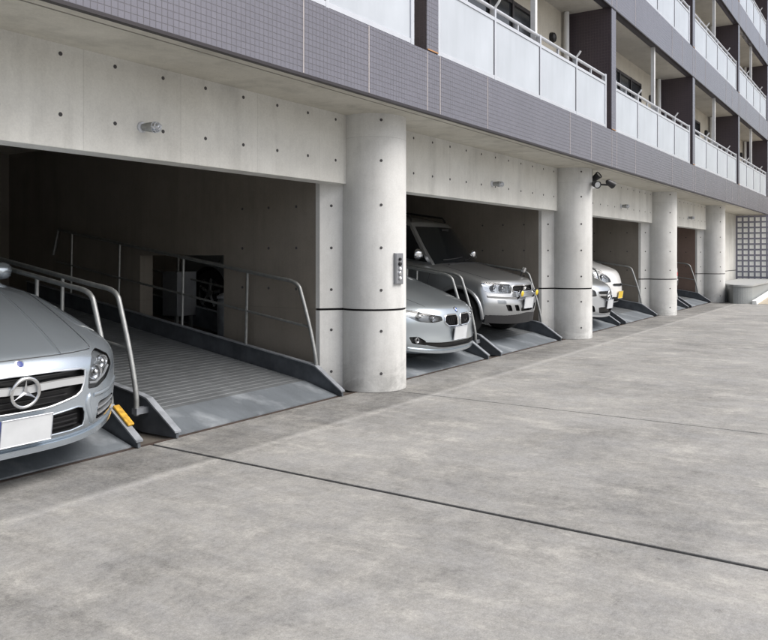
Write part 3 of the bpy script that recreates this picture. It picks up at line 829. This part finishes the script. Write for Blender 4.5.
        for q, k in zip(fs, key):
            if k[0] == 'bottom': continue
            g = 'roof'
            if k[0] in ('front', 'rear'):
                a = abs((k[1] + .5) / na * 2 - 1)
                if a < .96 and k[2] < nh - 1: g = 'windshield' if k[0] == 'front' else 'rear_window'
            elif k[0] in ('left', 'right'):
                b = (k[1] + .5) / nb
                if k[2] < nh - 1 and k[2] > 0:
                    for i, (b0, b1) in enumerate(pil):
                        if b0 < b < b1: g = f'side_window|{k[0]}{i}'
            groups.setdefault(g, []).append(q)
        for g, qs in groups.items():
            ids = sorted({i for q in qs for i in q}); mp = {v: i for i, v in enumerate(ids)}
            mb = MB().add([vs[i] for i in ids], [tuple(mp[i] for i in q) for q in qs])
            o = s.p(g.split('|')[0], mb, s.paint if g == 'roof' else 'glass')
        # slim dark seals and wipers on the windshield
        bv = BVHTree.FromPolygons(vs, fs)
        def gy(x, z):
            h = bv.ray_cast(Vector((x, -1, z)), Vector((0, 1, 0))); return h[0].y if h[0] else f0
        zl = zb(f0 + .1)
        for x0, x1 in ((-.55, .0), (.02, .60)):
            w_ = [(lerp(x0, x1, t), gy(lerp(x0, x1, t), zl + .05 + .05 * t) - .015, zl + .05 + .05 * t) for t in [i / 6 for i in range(7)]]
            s.p('wiper', MB().tube(w_, .008, 6), 'black')
        z = roof(f1 + .2) - .13
        s.p('rear_view_mirror', MB().box(-.11, .11, gy(0, z) - .001, gy(0, z) + .012, z - .03, z + .03), 'black', smooth=False)
    def mirrors(s, y, z, x, sz=(.11, .07, .075), mt=None):
        for sg in (-1, 1):
            vs = []; fs = []; n = 14; m_ = 9
            for i in range(m_):
                t = math.pi * i / (m_ - 1)
                for k in range(n):
                    u = 2 * math.pi * k / n; cx_ = math.copysign(abs(math.cos(u)) ** .7, math.cos(u)); sx_ = math.copysign(abs(math.sin(u)) ** .7, math.sin(u))
                    vs.append((sg * x + sz[0] * cx_ * math.sin(t), y - sz[1] * math.cos(t) * (1 if t < 1.57 else .35), z + sz[2] * sx_ * math.sin(t)))
            for i in range(m_ - 1):
                for k in range(n): fs.append((i * n + k, i * n + (k + 1) % n, (i + 1) * n + (k + 1) % n, (i + 1) * n + k))
            mr = s.p('door_mirror', MB().add(vs, fs), mt or s.paint)
            s.p('stalk', MB().tube([(sg * (x - .05), y, z - .03), (sg * (x - .22), y + .03, z - .06)], .024, 8), 'black', mr)
    def plate(s, z0, z1, mt='plate', w=.165, tilt=0, blue=False, rear=False, proud=.018):
        f = s.ry if rear else s.fy
        ys = [f(x, z) for x in (-w, 0, w) for z in (z0, z1)]; y = (max(ys) + proud) if rear else (min(ys) - proud)
        o = s.p('number_plate', MB().box(-w, w, y - .004, y + .004, z0, z1), mt, smooth=False)
        sg = 1 if rear else -1
        s.p('plate_rim', MB().tube([(-w, y + sg * .005, z0), (w, y + sg * .005, z0), (w, y + sg * .005, z1), (-w, y + sg * .005, z1)], .004, 4, True), 'alu', o, smooth=False)
        s.p('plate_bracket', MB().box(-w * .8, w * .8, min(y, f(0, z0)) + .004, max(y, f(0, z0)) + .03, z0 + .03, z1 - .03), 'black', o, smooth=False)
        if blue: s.p('blue_band', MB().box(-w - .035, -w - .004, y - .004, y + .004, z0, z1), 'plate_blue', o, smooth=False)
    def headlight(s, pts, depth, bulbs, extra=None, sides=(-1, 1), deep='lampdark'):
        s.lamps = getattr(s, 'lamps', [])
        for sg in sides:
            q = pts if sg > 0 else mirror(pts)
            s.recess(q, depth, {'lampdark': 2, 'reflector': 4}[deep]); s.lamps.append((q, sg, bulbs, depth, extra))
    def finish_lamps(s):
        for q, sg, bulbs, depth, extra in getattr(s, 'lamps', []):
            hl = s.p('headlight', s.patch(q, .0015, 64, 6), 'lens')
            s.p('bezel', s.trim(q, .0025, .003, 80), 'black', hl)
            for x, z, r in bulbs:
                x *= sg; y = s.fy(x, z) + depth
                s.p('reflector', MB().lathe([(r * .35, -.004), (r * .8, -.012), (r, -depth * .65), (r * 1.08, -depth * .65), (r * 1.08, -.001)], (x, y, z), (0, 1, 0), 20), 'reflector', hl)
                s.p('projector', MB().lathe([(r * .5, -.004), (r * .5, -.02), (r * .3, -.032), (r * .05, -.036)], (x, y, z), (0, 1, 0), 16), 'chrome', hl)
            if extra:
                for pts2, mt in extra:
                    s.p('light_strip', MB().tube([(sg * x, s.fy(sg * x, z) + depth * .55, z) for x, z in pts2], .009, 8), mt, hl)
    def place(s, xc, ynose, flip=False):
        ph = math.atan(SL)
        L = s.P['L']
        if not flip:
            s.root.location = (xc, ynose, zdeck(ynose) + .003); s.root.rotation_euler = (ph, 0, 0)
        else:
            s.root.matrix_world = Matrix.Translation((xc, ynose, zdeck(ynose) + .003)) @ Matrix.Rotation(ph, 4, 'X') @ Matrix.Translation((0, L, 0)) @ Matrix.Rotation(math.pi, 4, 'Z')
    def shutlines(s, hood_w, hood_y0, hood_y1, doors, zs=(.30, .9)):
        pts = []
        for sg in (-1, 1):
            ln = [(sg * lerp(hood_w[0], hood_w[1], t), lerp(hood_y0, hood_y1, t)) for t in [i / 14 for i in range(15)]]
            ln = [q for q in ln if s.tz(*q) > s.P['top'][2][1] - .045]
            s.p('hood_seam', s.seam(ln), 'black', s.body)
            for y in doors:
                dl = []
                for i in range(12):
                    z = lerp(zs[0], zs[1], i / 11); dl.append((s.sx(sg, y + .05 * (1 - i / 11), z) - sg * .001, y + .05 * (1 - i / 11), z))
                s.p('door_seam', MB().tube(dl, .004, 6), 'black', s.body)
            for y in doors[:-1]:
                z = zs[1] - .12; yy = y + .95
                s.p('door_handle', MB().tube([(s.sx(sg, yy, z) + sg * .0, yy - .09, z), (s.sx(sg, yy, z) + sg * .03, yy - .06, z), (s.sx(sg, yy, z) + sg * .03, yy + .06, z), (s.sx(sg, yy, z), yy + .09, z)], .012, 8), s.paint, s.body)
    def tails(s, pts, mt='red'):
        for sg in (-1, 1):
            q = pts if sg > 0 else mirror(pts)
            s.p('tail_light', s.patch(q, -.006, rear=True), mt)

def star_emblem(car, x, z, r, y, parent):
    ring = MB().tube([(x + r * math.cos(a), y, z + r * math.sin(a)) for a in [2 * math.pi * i / 36 for i in range(36)]], r * .13, 10, True)
    em = car.p('star_emblem', ring, 'chrome', parent)
    for i in range(3):
        a = math.pi / 2 + i * 2 * math.pi / 3; n = Vector((-math.sin(a), 0, math.cos(a))); d = Vector((math.cos(a), 0, math.sin(a))); c = Vector((x, y, z))
        w = r * .17; tip = c + d * r * .95
        car.p('star_point', MB().add([c + n * w, c - n * w, tip, c + Vector((0, -r * .16, 0)), c + Vector((0, r * .1, 0))], [(0, 3, 2), (3, 1, 2), (0, 2, 4), (1, 4, 2), (0, 4, 3), (1, 3, 4)]), 'chrome', em, smooth=False)
    return em

# ---------- large silver four-door coupe on the nearest pallet
c1 = Car('parked_car', 'large silver coupe saloon with a star grille, cut by left picture edge',
    dict(L=4.94, W=.95, zb=.18, top=[(0, .70), (.05, .74), (.14, .785), (.5, .87), (1.0, .955), (1.45, 1.01), (2.6, .99), (3.6, 1.0), (4.4, 1.0), (4.8, .97), (4.94, .93)],
         plan=[(0, .93), (.35, .965), (.9, 1.0), (3.9, 1.0), (4.6, .94), (4.94, .88)], side=[(0, .94), (.25, .985), (.55, 1.0), (.8, .99), (.95, .955), (1, .91)],
         front=[(0, .12), (.12, .03), (.28, .0), (.50, .02), (.75, .035), (.92, .065), (1, .12)], rear=[(0, .16), (.3, .0), (.7, .03), (1, .12)], fcurve=(.35, 3.4), rcurve=(.30, 2.6), crown=.075,
         axles=(.90, 3.77), wr=.335, arch=.375, relax=2), 'silver_a')
gr1 = rounded([(-.45, 0.685), (-.2, 0.700), (.2, 0.700), (.45, 0.685), (.455, 0.650), (.42, 0.550), (.38, 0.520), (.16, 0.480), (-.16, 0.480), (-.38, 0.520), (-.42, 0.550), (-.455, 0.650)], 1)
c1.recess(gr1, .055, 1)
int1 = rounded([(-.44, 0.305), (.44, 0.305), (.45, 0.425), (.41, 0.450), (.1, 0.425), (-.1, 0.425), (-.41, 0.450), (-.45, 0.425)], 1)
c1.recess(int1, .05, 1)
fin1 = rounded([(0.560, 0.315), (0.780, 0.335), (0.830, 0.425), (0.590, 0.435)], 1)
c1.recess(fin1, .05, 3); c1.recess(mirror(fin1), .05, 3)
hl1 = rounded([(0.475, 0.545), (0.570, 0.535), (0.690, 0.572), (0.780, 0.640), (0.745, 0.712), (0.630, 0.768), (0.560, 0.752), (0.515, 0.705), (0.480, 0.630)], 1)
c1.headlight(hl1, .035, [(.565, .632, .048), (.655, .682, .042)], [([(.50, .575), (.57, .565), (.67, .595), (.74, .635)], 'white')])
c1.finish(); c1.finish_lamps()
gz = lambda x: .61 - .04 * (abs(x) / .43) ** 2 + .045 * (abs(x) / .43)
gx = [i * .435 / 8 for i in range(-8, 9)]
g = c1.p('grille_bar', c1.strip([(x, gz(x)) for x in gx], .024, .020, .012, .02), 'silver_e')
c1.p('grille_bar_trim', c1.strip([(x, gz(x) + .024) for x in gx], .003, .004, .008, .02), 'chrome', g)
for j in range(6):
    zz = .50 + j * .034
    c1.p('grille_slat', c1.strip([(x, zz) for x in [i * (.30 + .022 * j) / 6 for i in range(-6, 7)]], .004, .004, .038, .003), 'black')
c1.p('grille_surround', c1.trim(gr1, .007, 0), 'silver_d')
for j in range(3):
    c1.p('intake_slat', c1.strip([(x, .335 + j * .03) for x in [i * .40 / 6 for i in range(-6, 7)]], .004, .004, .03, .003), 'black')
c1.p('intake_lip', c1.trim(int1, .006, 0), 'silver_a')
for sg in (-1, 1):
    for j in range(2):
        c1.p('bumper_fin', c1.strip([(sg * (.575 + .225 * t), .355 + .04 * j + .012 * t) for t in [i / 6 for i in range(7)]], .007, .008, .012, .018), 'silver_d')
    fold = [(sg * .50, .52), (sg * .475, .45), (sg * .495, .37), (sg * .53, .295)]
    c1.p('bumper_fold', MB().tube([(v.x, c1.fy(v.x, v.y) + .012, v.y) for v in smoothpath([(x, z, 0) for x, z in fold], 5)], [.008, .014] + [.026] * 12 + [.014, .008], 10), 'silver_a')
    ridge = [(sg * .53, .49), (sg * .65, .485), (sg * .77, .49), (sg * .86, .51)]
    c1.p('bumper_ridge', MB().tube([(v.x, c1.fy(v.x, v.y) + .012, v.y) for v in smoothpath([(x, z, 0) for x, z in ridge], 5)], .02, 10), 'silver_a')
c1.p('lip', c1.strip([(x, .235 + .03 * (abs(x) / .8) ** 3) for x in [i * .86 / 14 for i in range(-14, 15)]], .022, .016, -.01, .028), 'silver_a')
star_emblem(c1, 0, .603, .089, c1.fy(0, .603) - .018, g)
ez = .755; ey = c1.fy(0, .70); ey = next((y_ for y_ in [i * .005 for i in range(60)] if c1.tz(0, y_) > ez), .1)
em = c1.p('hood_emblem', MB().lathe([(.030, -.004), (.030, .005), (.02, .008)], (0, ey, ez), (0, -.75, .65), 20), 'chrome')
c1.p('emblem_centre', MB().lathe([(.021, .0082), (.018, .0095)], (0, ey, ez), (0, -.75, .65), 20), 'plate_blue', em)
c1.plate(.300, .465, blue=True, proud=.03)
c1.p('hood_front_seam', MB().tube([(x, c1.fy(x, .72) + .062, c1.tz(x, c1.fy(x, .72) + .062) - .001) for x in [i * .56 / 14 for i in range(-14, 15)]], .004, 6), 'black', c1.body)
for sg in (-1, 1):
    c1.p('hood_crease', MB().tube([(sg * (.30 + .22 * t), .16 + 1.1 * t, c1.tz(sg * (.30 + .22 * t), .16 + 1.1 * t) - .010) for t in [i / 12 for i in range(13)]], .016, 8), 'silver_a', c1.body)
c1.shutlines((.58, .80), .24, 1.40, (1.55, 2.6, 3.6))
c1.cabin(dict(f0=1.32, f1=2.2, r0=4.35, r1=3.35, wb=.80, wt=.56, belt=[(1.2, .97), (2.6, .97), (4.4, .99)], roof=[(1.9, 1.36), (2.5, 1.42), (3.1, 1.40), (3.6, 1.33)], pillars=[(.10, .47), (.52, .90)], ftaper=.0, fc=.25))
c1.mirrors(2.06, 1.0, .96)
c1.tails(rounded([(.45, .70), (.82, .72), (.80, .86), (.50, .84)], 1))
c1.place(2.70, 4.47)

# ---------- silver sports saloon behind the first column
c2 = Car('parked_car', 'smaller silver saloon with twin kidney grille behind the nearest column',
    dict(L=4.62, W=.905, zb=.15, top=[(0, .65), (.05, .69), (.14, .73), (.5, .82), (1.0, .92), (1.5, 1.0), (2.6, .99), (3.6, 1.02), (4.3, 1.02), (4.62, .96)],
         plan=[(0, .92), (.35, .965), (.9, 1.0), (3.7, 1.0), (4.3, .95), (4.62, .89)], side=[(0, .94), (.25, .99), (.55, 1.0), (.8, .985), (.95, .93), (1, .88)],
         front=[(0, .13), (.12, .02), (.26, .0), (.5, .035), (.75, .05), (.92, .085), (1, .14)], rear=[(0, .16), (.3, 0), (.7, .04), (1, .12)], fcurve=(.31, 2.9), crown=.095,
         axles=(.78, 3.59), wr=.325, arch=.365, relax=3), 'silver_b')
kd = rounded([(.035, .51), (.25, .515), (.325, .56), (.31, .63), (.26, .65), (.06, .648), (.032, .61)], 1)
for q in (kd, mirror(kd)): c2.recess(q, .05, 1)
li = rounded([(-.62, 0.295), (-.40, 0.260), (.40, 0.260), (.62, 0.295), (.66, 0.330), (.40, 0.325), (-.40, 0.325), (-.66, 0.330)], 1)
c2.recess(li, .05, 1)
fo = rounded([(.60, 0.290), (.77, 0.305), (.80, 0.380), (.70, 0.390), (.62, 0.345)], 1)
for q in (fo, mirror(fo)): c2.recess(q, .04, 3)
hl2 = rounded([(0.360, 0.585), (0.504, 0.560), (0.694, 0.565), (0.811, 0.620), (0.820, 0.680), (0.694, 0.685), (0.504, 0.655), (0.369, 0.635)], 1)
c2.headlight(hl2, .045, [(.48, .608, .042), (.645, .625, .048)], [([(.40, .643), (.55, .66), (.70, .675)], 'white')])
c2.finish(); c2.finish_lamps()
for q in (kd, mirror(kd)):
    k_ = c2.p('kidney_grille', c2.trim(q, .010, -.004), 'chrome')
    sg = 1 if q is kd else -1
    for i in range(9):
        x = sg * (.062 + .028 * i); c2.p('grille_slat', MB().box(x - .004, x + .004, c2.fy(x, .58) + .012, c2.fy(x, .58) + .045, .525, .632), 'black', k_, smooth=False)
for sg in (-1, 1):
    x, z = sg * .70, .345; c2.p('fog_lamp', MB().lathe([(.038, 0), (.042, -.03), (.036, -.032), (.02, -.01)], (x, c2.fy(x, z) + .045, z), (0, 1, 0), 18), 'reflector')
rz = .695; yy = next((y_ for y_ in [i * .005 for i in range(60)] if c2.tz(0, y_) > rz), .1)
em = c2.p('roundel', MB().lathe([(.041, -.004), (.041, .004), (.036, .006), (.028, .006)], (0, yy, rz), (0, -.8, .6), 24), 'black')
for i in range(4):
    n_ = Vector((0, -.8, .6)); u_ = Vector((1, 0, 0)); w_ = n_.cross(u_)
    vs_ = [Vector((0, yy, rz)) + n_ * .0075] + [Vector((0, yy, rz)) + n_ * .0075 + (u_ * math.cos(a) + w_ * math.sin(a)) * .027 for a in [math.pi / 2 * i + math.pi / 2 * j / 5 for j in range(6)]]
    c2.p('roundel_quarter', MB().add(vs_, [(0, j, j + 1) for j in range(1, 6)]), ('blue', 'plate')[i % 2], em, smooth=False)
c2.plate(.345, .51, proud=.012)
c2.p('lip', c2.strip([(x, .205 + .03 * (abs(x) / .8) ** 3) for x in [i * .80 / 14 for i in range(-14, 15)]], .02, .014, -.008, .025), 'silver_b')
c2.shutlines((.50, .78), .20, 1.42, (1.5, 2.55, 3.45))
c2.cabin(dict(f0=1.30, f1=2.05, r0=4.0, r1=3.15, wb=.79, wt=.57, belt=[(1.2, .97), (2.6, .97), (4.2, 1.0)], roof=[(1.9, 1.38), (2.4, 1.43), (3.0, 1.41), (3.4, 1.36)], pillars=[(.10, .47), (.52, .88)], ftaper=.0))
c2.mirrors(1.70, 1.0, .95)
c2.tails(rounded([(.45, .72), (.80, .74), (.78, .88), (.5, .86)], 1))
c2.place(8.68, 4.68)

# ---------- warm silver off-road wagon
c3 = Car('parked_car', 'tall warm-silver off-road wagon with yellow fog lamps and black lower bumper',
    dict(L=4.40, W=.885, zb=.30, top=[(0, .86), (.04, .90), (.12, .935), (.4, .98), (.9, 1.04), (1.25, 1.075), (2.5, 1.06), (4.1, 1.06), (4.40, 1.02)],
         plan=[(0, .97), (.3, .99), (.8, 1.0), (3.9, 1.0), (4.4, .95)], side=[(0, .97), (.3, 1.0), (.6, 1.0), (.8, .99), (.95, .955), (1, .91)],
         front=[(0, .10), (.14, .02), (.30, .0), (.52, .0), (.66, .05), (.80, .09), (.95, .11), (1, .15)], rear=[(0, .12), (.3, 0), (.7, .02), (1, .06)], fcurve=(.30, 2.6), rcurve=(.12, 3), crown=.06,
         axles=(.74, 3.36), wr=.345, arch=.40, relax=2, rimf=.58), 'silver_c')
g3 = rect(-.37, .37, .785, .885, 1); c3.recess(g3, .05, 1)
hl3 = rounded([(.40, .765), (.62, .755), (.80, .755), (.85, .785), (.845, .875), (.80, .90), (.62, .90), (.40, .895)], 1)
c3.headlight(hl3, .05, [(.53, .828, .055), (.68, .825, .05)], None, deep='reflector')
lw = [rounded([(.24 + dx, .505), (.34 + dx, .505), (.40 + dx, .60), (.30 + dx, .60)], 1) for dx in (0, .18)]
for q in lw:
    c3.recess(q, .04, 3); c3.recess(mirror(q), .04, 3)
c3.recess(rect(-.21, .21, .50, .56, 1), .05, 3)
c3.finish(); c3.finish_lamps()
k_ = c3.p('grille_frame', c3.trim(g3, .010, -.004), 'chrome')
for j in range(3): c3.p('grille_slat', c3.strip([(x, .81 + j * .026) for x in [i * .36 / 6 for i in range(-6, 7)]], .004, .004, .025, .004), 'black', k_)
c3.p('grille_badge', MB().box(-.045, .045, c3.fy(0, .835) - .012, c3.fy(0, .835) + .01, .805, .865), 'chrome', k_, smooth=False)
c3.p('lower_cladding', c3.strip([(x, .395) for x in [i * .84 / 16 for i in range(-16, 17)]], .085, .10, -.004, .012), 'black')
c3.p('bumper_moulding', c3.strip([(x, .70) for x in [i * .83 / 16 for i in range(-16, 17)]], .016, .016, .0, .012), 'silver_c')
for sg in (-1, 1):
    fx, fz = sg * .28, .775; fy_ = c3.fy(fx, .73) - .075
    fg = c3.p('fog_lamp', MB().lathe([(.03, .06), (.046, .04), (.053, .0), (.053, -.012), (.047, -.014)], (fx, fy_, fz), (0, 1, 0), 22), 'chrome')
    c3.p('fog_lens', MB().lathe([(.048, -.012), (.04, -.022), (.015, -.028)], (fx, fy_, fz), (0, 1, 0), 22), 'foglens', fg)
    c3.p('fog_bracket', MB().tube([(fx, fy_ + .03, fz - .05), (fx, fy_ + .06, fz - .10), (fx, fy_ + .10, fz - .11)], .012, 8), 'black', fg)
    c3.p('turn_signal', c3.patch(rect(sg * .63 - .075, sg * .63 + .075, .61, .665, 1), -.004), 'lens')
    for y in c3.P['axles']:
        a_ = [(c3.sx(sg, y + .41 * math.cos(t), .36 + .41 * math.sin(t)) + sg * .008, y + .41 * math.cos(t), .36 + .41 * math.sin(t)) for t in [math.pi * i / 16 for i in range(17)]]
        c3.p('fender_flare', MB().tube(a_, .028, 8), 'silver_c')
    sl_ = [(c3.sx(sg, y, .38) + sg * .006, y, .38) for y in [1.2 + i * .17 for i in range(11)]]
    c3.p('sill_cladding', MB().tube(sl_, .05, 8), 'black')
c3.plate(.545, .71, proud=.012)
fm = c3.p('fender_mirror', MB().lathe([(.02, -.03), (.045, -.02), (.05, .02), (.02, .04)], (.66, .42, 1.06), (0, 1, .2), 14), 'chrome')
c3.p('mirror_stem', MB().tube([(.66, .45, 1.03), (.66, .46, c3.tz(.66, .46) - .01)], .012, 8), 'black', fm)
c3.shutlines((.66, .72), .16, 1.18, (1.30, 2.30, 3.25), (.40, 1.0))
c3.p('hood_scoop', MB().tube([(x, 1.14, c3.tz(x, 1.14) + .004) for x in [i * .1 for i in range(-6, 7)]], .012, 6), 'black', c3.body)
c3.cabin(dict(f0=1.10, f1=1.72, r0=4.33, r1=4.12, wb=.80, wt=.64, belt=[(1.0, 1.05), (2.6, 1.06), (4.4, 1.05)], roof=[(1.5, 1.62), (2.2, 1.68), (3.4, 1.68), (4.2, 1.63)], pillars=[(.025, .33), (.36, .62), (.65, .95)], ftaper=.0, fc=.20))
for sg in (-1, 1):
    rl = c3.p('roof_rail', MB().tube([(sg * .56, 1.95, 1.64), (sg * .56, 2.02, 1.715), (sg * .56, 3.7, 1.715), (sg * .56, 3.8, 1.64)], .018, 8), 'black')
c3.mirrors(1.52, 1.16, .95, (.11, .065, .085), 'chrome')
c3.tails(rounded([(.60, .75), (.80, .75), (.80, 1.02), (.66, 1.02)], 1))
c3.p('spare_wheel', MB().lathe([(.15, -.0), (.30, .02), (.34, .06), (.34, .18), (.28, .2)], (0, 4.36, .78), (0, 1, 0), 30), 'black')
c3.place(11.30, 4.93)

# ---------- bright silver hatchback in the third bay
c4 = Car('parked_car', 'bright silver hatchback with star grille beyond the second column',
    dict(L=4.30, W=.89, zb=.18, top=[(0, .70), (.05, .745), (.14, .785), (.5, .885), (1.0, .98), (1.4, 1.04), (2.6, 1.03), (4.0, 1.05), (4.30, 1.0)],
         plan=[(0, .92), (.35, .965), (.9, 1.0), (3.6, 1.0), (4.3, .92)], side=[(0, .94), (.25, .99), (.55, 1.0), (.8, .985), (.95, .93), (1, .88)],
         front=[(0, .13), (.12, .02), (.26, .0), (.5, .02), (.75, .04), (.92, .075), (1, .13)], rear=[(0, .12), (.3, 0), (.7, .03), (1, .08)], fcurve=(.40, 2.5), crown=.095,
         axles=(.85, 3.55), wr=.32, arch=.36, relax=3), 'silver_d')
gr4 = rounded([(-.40, .70), (.40, .70), (.36, .58), (.16, .525), (-.16, .525), (-.36, .58)], 1); c4.recess(gr4, .05, 1)
in4 = rounded([(-.36, .28), (.36, .28), (.40, .40), (-.40, .40)], 1); c4.recess(in4, .05, 1)
f4 = rounded([(.46, .30), (.74, .32), (.78, .46), (.50, .42)], 1)
for q in (f4, mirror(f4)): c4.recess(q, .045, 3)
hl4 = rounded([(.44, .60), (.60, .585), (.76, .65), (.80, .735), (.70, .765), (.52, .735), (.45, .69)], 1)
c4.headlight(hl4, .045, [(.57, .665, .05), (.69, .70, .042)], [([(.50, .72), (.60, .735), (.72, .75)], 'white')])
c4.finish(); c4.finish_lamps()
b4 = c4.p('grille_bar', c4.strip([(x, .625) for x in [i * .37 / 8 for i in range(-8, 9)]], .018, .018, .012, .02), 'chrome')
star_emblem(c4, 0, .622, .088, c4.fy(0, .622) - .016, b4)
c4.p('grille_surround', c4.trim(gr4, .009, -.002), 'chrome')
c4.plate(.375, .54, proud=.02)
c4.p('lip', c4.strip([(x, .225 + .03 * (abs(x) / .8) ** 3) for x in [i * .80 / 14 for i in range(-14, 15)]], .02, .014, -.008, .03), 'silver_d')
c4.shutlines((.52, .76), .20, 1.30, (1.45, 2.45, 3.3))
c4.cabin(dict(f0=1.22, f1=1.95, r0=4.15, r1=3.75, wb=.79, wt=.58, belt=[(1.1, 1.0), (2.6, 1.02), (4.2, 1.04)], roof=[(1.8, 1.40), (2.4, 1.44), (3.2, 1.42), (3.9, 1.36)], pillars=[(.10, .45), (.50, .86)], ftaper=.0))
c4.mirrors(1.62, 1.05, .93)
c4.tails(rounded([(.50, .72), (.80, .74), (.78, .88), (.54, .86)], 1))
c4.place(14.78, 4.72)

# ---------- two small white cars
def small_white(label, plate_mt, rear_mt='plate_yellow'):
    c = Car('parked_car', label,
        dict(L=3.40, W=.735, zb=.19, top=[(0, .78), (.05, .84), (.14, .89), (.35, .96), (.7, 1.03), (.95, 1.07), (1.8, 1.05), (3.1, 1.08), (3.40, 1.04)],
             plan=[(0, .93), (.3, .97), (.7, 1.0), (2.9, 1.0), (3.4, .94)], side=[(0, .95), (.25, .99), (.55, 1.0), (.8, .985), (.95, .94), (1, .89)],
             front=[(0, .10), (.12, .02), (.28, .0), (.5, .01), (.75, .06), (.92, .12), (1, .18)], rear=[(0, .10), (.3, 0), (.7, .02), (1, .06)], fcurve=(.34, 2.4), rcurve=(.16, 2.8), crown=.09,
             axles=(.66, 2.98), wr=.275, arch=.31, relax=3), 'white_p')
    gr = rounded([(-.30, .60), (.30, .60), (.34, .635), (.30, .655), (-.30, .655), (-.34, .635)], 1); c.recess(gr, .04, 1)
    lo = rounded([(-.34, .26), (.34, .26), (.38, .36), (-.38, .36)], 1); c.recess(lo, .04, 3)
    hl = rounded([(.36, .68), (.54, .66), (.66, .74), (.665, .86), (.58, .90), (.46, .84), (.38, .76)], 1)
    c.headlight(hl, .045, [(.53, .77, .06)], [([(.43, .74), (.50, .80), (.56, .86)], 'white')], deep='reflector')
    c.finish(); c.finish_lamps()
    c.p('grille_trim', c.trim(gr, .007, -.002), 'chrome')
    c.plate(.33, .495, plate_mt, proud=.015)
    c.shutlines((.46, .62), .20, .90, (1.02, 1.95, 2.7))
    c.cabin(dict(f0=.86, f1=1.42, r0=3.32, r1=3.10, wb=.68, wt=.55, belt=[(.8, 1.03), (2, 1.05), (3.3, 1.07)], roof=[(1.2, 1.48), (1.8, 1.53), (2.6, 1.52), (3.2, 1.46)], pillars=[(.09, .42), (.47, .84)], ftaper=.0))
    c.mirrors(1.22, 1.12, .80, (.095, .06, .07))
    c.tails(rounded([(.53, .72), (.69, .72), (.69, 1.0), (.58, 1.0)], 1))
    c.plate(.56, .725, rear_mt, rear=True, proud=.012)
    c.p('rear_bumper_trim', MB().tube([(x, c.ry(x, .44) + .002, .44) for x in [i * .6 / 10 for i in range(-10, 11)]], .012, 6), 'black')
    return c
c5 = small_white('small white car with a yellow plate in the third bay', 'plate_yellow'); c5.place(17.46, 5.32)
c6 = small_white('white car with a red tail lamp peeping out past the third column', 'plate', 'plate'); c6.place(21.0, 4.98, True)
c6.p('tail_garnish', c6.patch(rect(-.42, .42, .80, .90, 1), -.008, rear=True), 'red')
